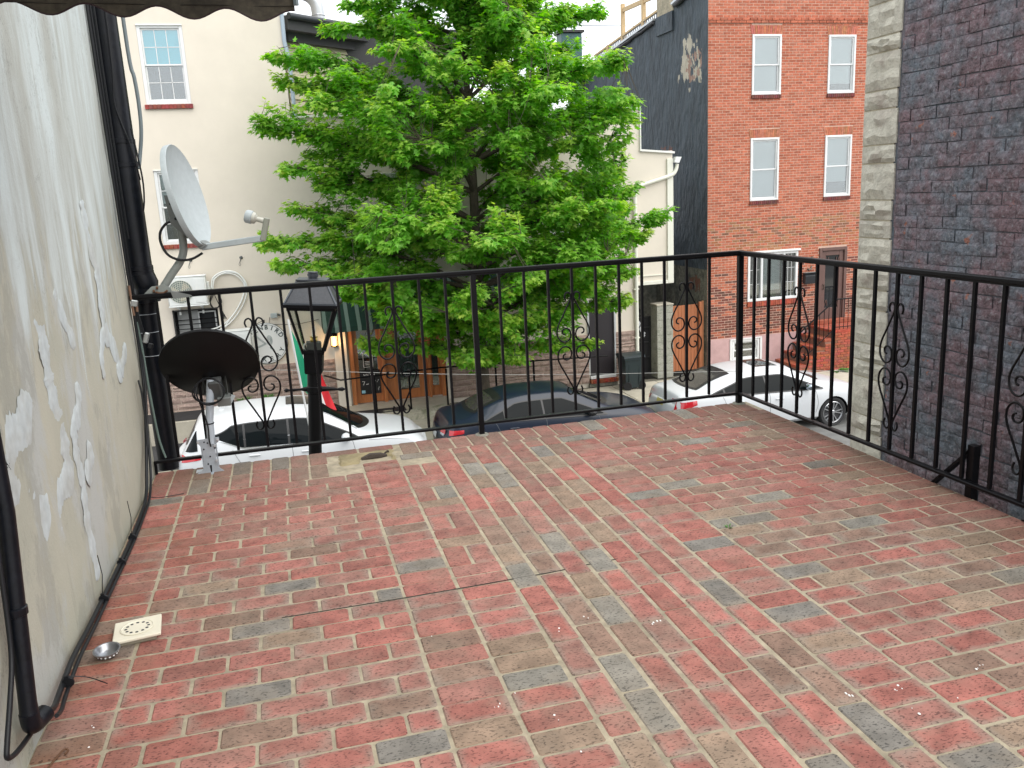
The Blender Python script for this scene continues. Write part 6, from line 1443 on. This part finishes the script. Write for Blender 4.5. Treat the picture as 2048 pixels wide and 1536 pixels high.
sed = dict(L=4.62, W=.90, zt=[(0,.80),(.05,1.0),(.16,1.055),(.50,1.10),(.9,1.28),(1.28,1.405),(1.75,1.45),(2.3,1.445),(2.72,1.385),(3.1,1.20),(3.48,1.03),(3.8,.985),(4.2,.90),(4.5,.79),(4.62,.66)],
    zb=[(0,.78),(.05,.90),(.3,.975),(.9,.985),(1.6,.955),(3.2,.89),(3.5,.87),(4.1,.79),(4.45,.70),(4.62,.56)], wr=[(0,.62),(.45,.68),(.9,.60),(1.4,.575),(2.4,.575),(2.9,.62),(3.48,.72),(3.8,.76),(4.4,.70),(4.62,.58)],
    crx=[0,.4,.7,1.2,2.6,3.2,3.6,4.62], cry=[.03,.05,.06,.085,.085,.06,.05,.04], end=(([.2,.35,.55,.7,.9,1.1],[.13,.03,.0,.02,.07,.06]),([.2,.35,.5,.7,.8],[.10,.0,.0,.04,.07])), keys=[.5,1.28,2.72,3.48], arch=.36, wr_=.325, axles=(.95,3.65),
    dlo=(.78,1.45,2.45,3.30), bp=1., cuts=[1.22,2.02], rail=.085, sill=M('car_trim', (.014,.014,.015)), wsx=(2.74,3.46), rwx=(.56,1.24), rw=.88, seams=[[(2.05,.93),(2.06,.65),(2.05,.33)],[(3.16,.87),(3.20,.65),(3.14,.38)],[(1.02,.96),(1.12,.75),(1.28,.5)]],
    handles=(1.38,2.32), mirror=3.0, side_lamps=[('tail_light',taill,.04,.36,lambda x: .80+x*.10,lambda x: .90+x*.02),('headlight',clear_l,4.18,4.5,lambda x: .66-(x-4.1)*.1,lambda x: .74-(x-4.1)*.14)],
    rear=[('tail_light',taill,-.72,-.38,.80,.88),('tail_light',taill,.38,.72,.80,.88),('reversing_light',clear_l,-.60,-.40,.76,.80),('number_plate',M('plate', (.55,.57,.58), .5),-.16,.16,.62,.74)], mmat=trimk, hmat=bk_p)
fast = dict(sed); fast.update(L=4.66, zt=[(0,.84),(.04,1.02),(.14,1.06),(.34,1.085),(.52,1.12),(.95,1.285),(1.38,1.395),(1.85,1.432),(2.35,1.425),(2.78,1.365),(3.15,1.19),(3.52,1.02),(3.85,.965),(4.25,.87),(4.55,.76),(4.66,.62)],
    zb=[(0,.80),(.05,.92),(.3,.985),(.9,.985),(1.6,.95),(3.2,.895),(3.5,.88),(4.1,.80),(4.45,.70),(4.66,.54)], dlo=(.72,1.55,2.5,3.36), cuts=[1.06,2.06], wsx=(2.80,3.50), rwx=(.42,1.34), rw=.86, sun=(2.0,2.55,.38), keys=[.34,1.38,2.78,3.52], axles=(.92,3.655), wr_=.33, arch=.368,
    side_lamps=[('tail_light',taill,.03,.40,lambda x: .74+x*.30,lambda x: .915+x*.10),('headlight',clear_l,4.2,4.56,lambda x: .64-(x-4.1)*.1,lambda x: .72-(x-4.1)*.14),('indicator',amber,4.30,4.36,lambda x: .50,lambda x: .54)],
    rear=[('tail_light',taill,-.78,-.48,.90,.965),('tail_light',taill,.48,.78,.90,.965),('tail_light',taill,-.78,-.60,.74,.90),('tail_light',taill,.60,.78,.74,.90),('number_plate',M('plate_yellow', (.50,.42,.12), .5),-.16,.16,.74,.86)], mmat=M('mirror_chrome', (.30,.34,.38), .12, .9), hmat=wh_p, seams=[[(2.09,.93),(2.10,.65),(2.09,.33)],[(3.20,.87),(3.26,.6),(3.22,.38)],[(1.0,.96),(1.10,.75),(1.28,.5)]])
make_car('white_suv', 'white suv with tinted windows and a small sunroof, parked behind the street lamp', -1.60, 11.55, wh_p, suv)
make_car('dark_sedan', 'dark blue black sedan parked below the tree between the two white cars', 3.28, 11.55, bk_p, sed)
make_car('white_sedan', 'white fastback sedan with red tail lights parked before the brick house', 8.18, 11.50, wh_p, fast)
# ================================================================ street tree
tr = thing('street_tree', 'large bright green maple growing between the dark sedan and the cream house', 'tree', (4.85, 14.2, ZS))
bark = M('bark', (.075,.06,.045), .95, vary=(10,.3), bump=(26,.9,.02), aniso=(3,3,1)); rng = np.random.default_rng(5); B0 = Vector((4.85, 14.15, ZS))
EZ = [-2.5,-2.2,-1.8,-1.2,-.5,.3,1.0,1.6,2.3,3.0,3.6,4.3,4.8,5.4,6.4,7.6,8.8]; ER = [.2,.5,1.2,2.7,3.6,4.1,4.1,3.75,3.75,4.1,3.95,3.5,2.75,2.35,1.9,1.3,.3]
def env(z, a):
    """crown reach at height z and bearing a: a little longer to the left and right than towards the house"""
    r = float(np.interp(z, EZ, ER)); return r*(1.0 if math.sin(a) < 0 else 1.0-.45*math.sin(a))*(.86+.14*abs(math.cos(a)))
trunk = MB(); tp_ = [B0+Vector((0,0,0)), B0+Vector((.02,0,.15)), B0+Vector((.02,0,1.2)), B0+Vector((-.03,.03,2.6)), B0+Vector((.03,.0,4.6)), B0+Vector((.02,-.04,7.2)), B0+Vector((-.02,.0,9.6)), B0+Vector((0,0,11.8))]
tr_pts = smooth_path(tp_, 4); rads = [float(np.interp(p.z-ZS, [0,.15,.6,2.,5.,8.,12.], [.21,.165,.14,.125,.10,.06,.015])) for p in tr_pts]
trunk.tube(tr_pts, rads, 14).build('trunk', bark, tr, smooth=60)
def trunk_at(z): 
    i = min(range(len(tr_pts)), key=lambda k: abs(tr_pts[k].z-z)); return tr_pts[i]
limbs = MB(); shoots = []                                            # shoots: (point, direction, vigour, lightness)
def bough(s0, tip, dense=1.0):
    d = tip-s0; rise = d.z; r1 = math.hypot(d.x, d.y); a = math.atan2(d.y, d.x); h = Vector((d.x, d.y, 0)); sag = rng.uniform(-.1,.35)
    mid1 = s0+h*.35+Vector((rng.uniform(-.1,.1), rng.uniform(-.1,.1), rise*.50+sag*.4)); mid2 = s0+h*.7+Vector((rng.uniform(-.12,.12), rng.uniform(-.12,.12), rise*.84+sag*.4))
    pts = smooth_path([s0, mid1, mid2, tip], 5); limbs.tube(pts, list(np.linspace(.018+.011*r1, .006, len(pts))), 6)
    n2 = int((4+r1*4.6)*dense); lt = rng.uniform(.2,1); shoots.append((tip, (tip-mid2).normalized(), 1.0, lt))
    for k in range(n2):
        u = .22+.78*(k+rng.uniform(0,1))/n2; j = min(int(u*(len(pts)-1)), len(pts)-2); p = pts[j].lerp(pts[j+1], u*(len(pts)-1)-j)
        ba = a+rng.choice([-1,1])*rng.uniform(.5,1.25); ln = rng.uniform(.35,.95)*(1.15-u*.6)*min(1.1, .45+r1*.16); dd = Vector((math.cos(ba), math.sin(ba), rng.uniform(-.08,.75))).normalized(); q = p+dd*ln
        if q.y > 15.85 and q.z < 3.7: continue
        limbs.tube([p, p.lerp(q,.5)+Vector((0,0,.04)), q], [.009,.006,.003], 4, cap=False); shoots.append((q, dd, .5+.5*u, lt))
        if ln > .42: shoots.append((p.lerp(q,.55)+Vector((rng.uniform(-.14,.14), rng.uniform(-.14,.14), rng.uniform(.0,.16))), (dd+Vector((0,0,.35))).normalized(), .35+.4*u, lt))
N1 = 84
for i in range(N1):
    t_ = i/(N1-1); z0 = -2.0+t_*10.05; a = i*2.39996+rng.uniform(-.25,.25)
    rise = float(np.interp(z0, [-2.6,-1.5,0,3,6,8.5], [.12,.35,.75,1.25,1.5,1.3]))*rng.uniform(.75,1.25)
    r1 = env(z0+rise, a)*(rng.uniform(.70,1.0) if i % 3 else rng.uniform(.93,1.03))
    if r1 < .25: continue
    s0 = trunk_at(z0); tip = s0+Vector((math.cos(a)*r1, math.sin(a)*r1, rise))
    if tip.y > 15.75 and tip.z < 3.6: tip.y = 15.75
    bough(s0, tip)
# the long boughs that make the outline
for x, z in [(.49,2.91),(.84,4.26),(1.08,3.77),(.8,2.1),(1.07,1.22),(.29,.59),(.54,.11),(1.31,-.59),(8.4,3.38),(8.17,4.03),(9.19,.62),(8.78,.23),(8.3,1.68),(8.42,1.23),(7.85,5.17),(1.88,4.77),(2.37,5.25),(8.32,-.55),(8.37,-1.27),(7.45,-2.21),(5.36,-2.13),(4.14,-1.96),(2.17,-1.77),(8.02,2.85)]:
    rr_ = abs(x-4.85); bough(trunk_at(max(-2.4, z-.25-.27*rr_)), Vector((x, 13.9+rng.uniform(-.35,.35)-(1.6 if rr_ < 1.2 else 0), z)), 1.25)
# clumps of leafy shoots through the outer shell, each shoot on its own twig from the nearest branch point
bpts = np.array([tuple(q[0]) for q in shoots]); cnt = 0
def lobes(a, z): return .93+.10*math.sin(3*a+1.3*z)+.07*math.sin(5*a-2.1*z+1.)+.05*math.sin(9*a+3.3*z)
while cnt < 340:
    z = rng.uniform(-2.3, 8.2); a = rng.uniform(0, 2*math.pi); r0 = env(z, a)*lobes(a, z); u = rng.uniform(.22, 1.0)**.55
    if rng.uniform(0, 4.6) > r0: continue
    c0 = np.array((4.85+r0*u*math.cos(a), 14.15+r0*u*math.sin(a), z))
    if (c0[1] > 15.6 and z < 3.7) or (c0[1] > 14.9 and rng.random() < .65): continue
    cnt += 1; lt = rng.uniform(0,1)
    for k in range(int(rng.uniform(6, 11))):
        rd = rng.normal(0,1,3); q = c0+rd/np.linalg.norm(rd)*np.array((.42,.42,.34))*rng.uniform(.3,1)
        if q[1] > 15.85 and q[2] < 3.7: continue
        j = int(np.argmin(((bpts-q)**2).sum(1)+(bpts[:,2] > q[2])*.3)); p = bpts[j]; d = q-p; L_ = np.linalg.norm(d)
        if L_ > 1.4 or L_ < .05: continue
        o = np.array((math.cos(a), math.sin(a), .6)); dd = Vector(o/np.linalg.norm(o)*.7+d/L_*.5).normalized()
        limbs.tube([Vector(p), Vector(p+d*.5+np.array((0,0,-.03))), Vector(q)], [.007,.005,.003], 4, cap=False); shoots.append((Vector(q), dd, .4+.6*u, lt))
limbs.build('limbs', bark, tr, smooth=60, kind='stuff')
# maple leaves: numpy copies of one folded five-lobed blade
half_ = [(0,0),(.38,.02),(.22,.20),(.60,.52),(.21,.58),(0,1.08)]
out = half_+[(-x,y) for x, y in half_[-2:0:-1]]; tv = np.array([(0,.38)]+out, float); nv_ = len(tv)
tz = -.16*np.abs(tv[:,0])**1.2 - .16*np.clip(tv[:,1]-.3,0,None)**1.5
tmpl = np.c_[tv[:,0]*.92, tv[:,1], tz]; no = len(out); tris = np.array([(0, 1+i, 1+(i+1)%no) for i in range(no)])
ctr, X_, Y_, Z_, SZ, CO = [], [], [], [], [], []
for (p, d, vig, lt) in shoots:
    n_ = int(rng.uniform(28, 44)); d = np.array(d); up = np.array((0,0,1.))
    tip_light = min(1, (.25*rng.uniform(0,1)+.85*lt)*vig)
    for k in range(n_):
        back = rng.uniform(0,1)**.8*.34; rd = rng.normal(0,1,3); rd /= np.linalg.norm(rd); off = rd*rng.uniform(.03,.17)*(.6+back*1.6)
        c = np.array(p)-d*back+off*np.array((1,1,.75)) - np.array((0,0,.03))
        ydir = d*.55+rd*np.array((1,1,.3))*.85+np.array((0,0,-rng.uniform(.15,.85))); ydir /= np.linalg.norm(ydir)
        zdir = up*.85+rd*.35+d*.45+rng.normal(0,.22,3); zdir -= ydir*zdir.dot(ydir); zdir /= np.linalg.norm(zdir)
        ctr.append(c); Y_.append(ydir); Z_.append(zdir); X_.append(np.cross(ydir, zdir)); SZ.append(rng.uniform(.085,.15)*(1.0 if back > .08 else .8))
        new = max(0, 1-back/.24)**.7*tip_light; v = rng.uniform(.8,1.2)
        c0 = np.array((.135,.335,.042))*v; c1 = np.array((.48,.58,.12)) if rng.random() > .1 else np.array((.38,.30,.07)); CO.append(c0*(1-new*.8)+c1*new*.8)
ctr, X_, Y_, Z_, SZ, CO = map(np.array, (ctr, X_, Y_, Z_, SZ, CO)); NL = len(ctr)
V = (ctr[:,None,:]+SZ[:,None,None]*(tmpl[None,:,0:1]*X_[:,None,:]+tmpl[None,:,1:2]*Y_[:,None,:]+tmpl[None,:,2:3]*Z_[:,None,:])).reshape(-1,3) - np.array(BASE[tr.name])
F = (tris[None]+np.arange(NL)[:,None,None]*nv_).reshape(-1,3)
me = bpy.data.meshes.new('crown'); me.vertices.add(len(V)); me.vertices.foreach_set('co', V.astype(np.float32).ravel()); me.loops.add(len(F)*3); me.loops.foreach_set('vertex_index', F.astype(np.int32).ravel())
me.polygons.add(len(F)); me.polygons.foreach_set('loop_start', np.arange(0, len(F)*3, 3, dtype=np.int32)); me.update(calc_edges=True)
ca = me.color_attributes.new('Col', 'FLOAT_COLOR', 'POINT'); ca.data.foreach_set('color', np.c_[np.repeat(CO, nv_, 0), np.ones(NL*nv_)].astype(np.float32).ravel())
lm_ = bpy.data.materials.new('maple_leaf'); lm_.use_nodes = True; n = lm_.node_tree.nodes; l = lm_.node_tree.links; bb = n['Principled BSDF']; bb.inputs['Roughness'].default_value = .45; bb.inputs['Specular IOR Level'].default_value = .35
vc = n.new('ShaderNodeVertexColor'); vc.layer_name = 'Col'; l.new(vc.outputs[0], bb.inputs['Base Color']); tl_ = n.new('ShaderNodeBsdfTranslucent'); hs = n.new('ShaderNodeHueSaturation'); hs.inputs['Saturation'].default_value = 1.15; hs.inputs['Value'].default_value = 2.0; l.new(vc.outputs[0], hs.inputs['Color']); l.new(hs.outputs[0], tl_.inputs[0])
ms = n.new('ShaderNodeMixShader'); ms.inputs[0].default_value = .45; l.new(bb.outputs[0], ms.inputs[1]); l.new(tl_.outputs[0], ms.inputs[2]); l.new(ms.outputs[0], n['Material Output'].inputs[0])
me.materials.append(lm_); cro = bpy.data.objects.new('crown', me); C.objects.link(cro); cro.parent = tr; cro['kind'] = 'stuff'
print('leaves', NL)

GROUPS = {'white_suv':'cars parked along the kerb','dark_sedan':'cars parked along the kerb','white_sedan':'cars parked along the kerb','weed':'weeds in the joints and corners','cable':'cables on the stucco wall','cable_tie':'zip ties on the cables','satellite_dish':'satellite dishes at the railing end','drain_pipe':'black drain pipes on the stucco wall','bag_glint':'painted glints on the alley gate','overhead_wire':'overhead wires','awning':'green awnings on the cream house'}
for o in C.objects:
    if o.parent is None and 'label' in o and o.name.split('.')[0] in GROUPS: o['group'] = GROUPS[o.name.split('.')[0]]
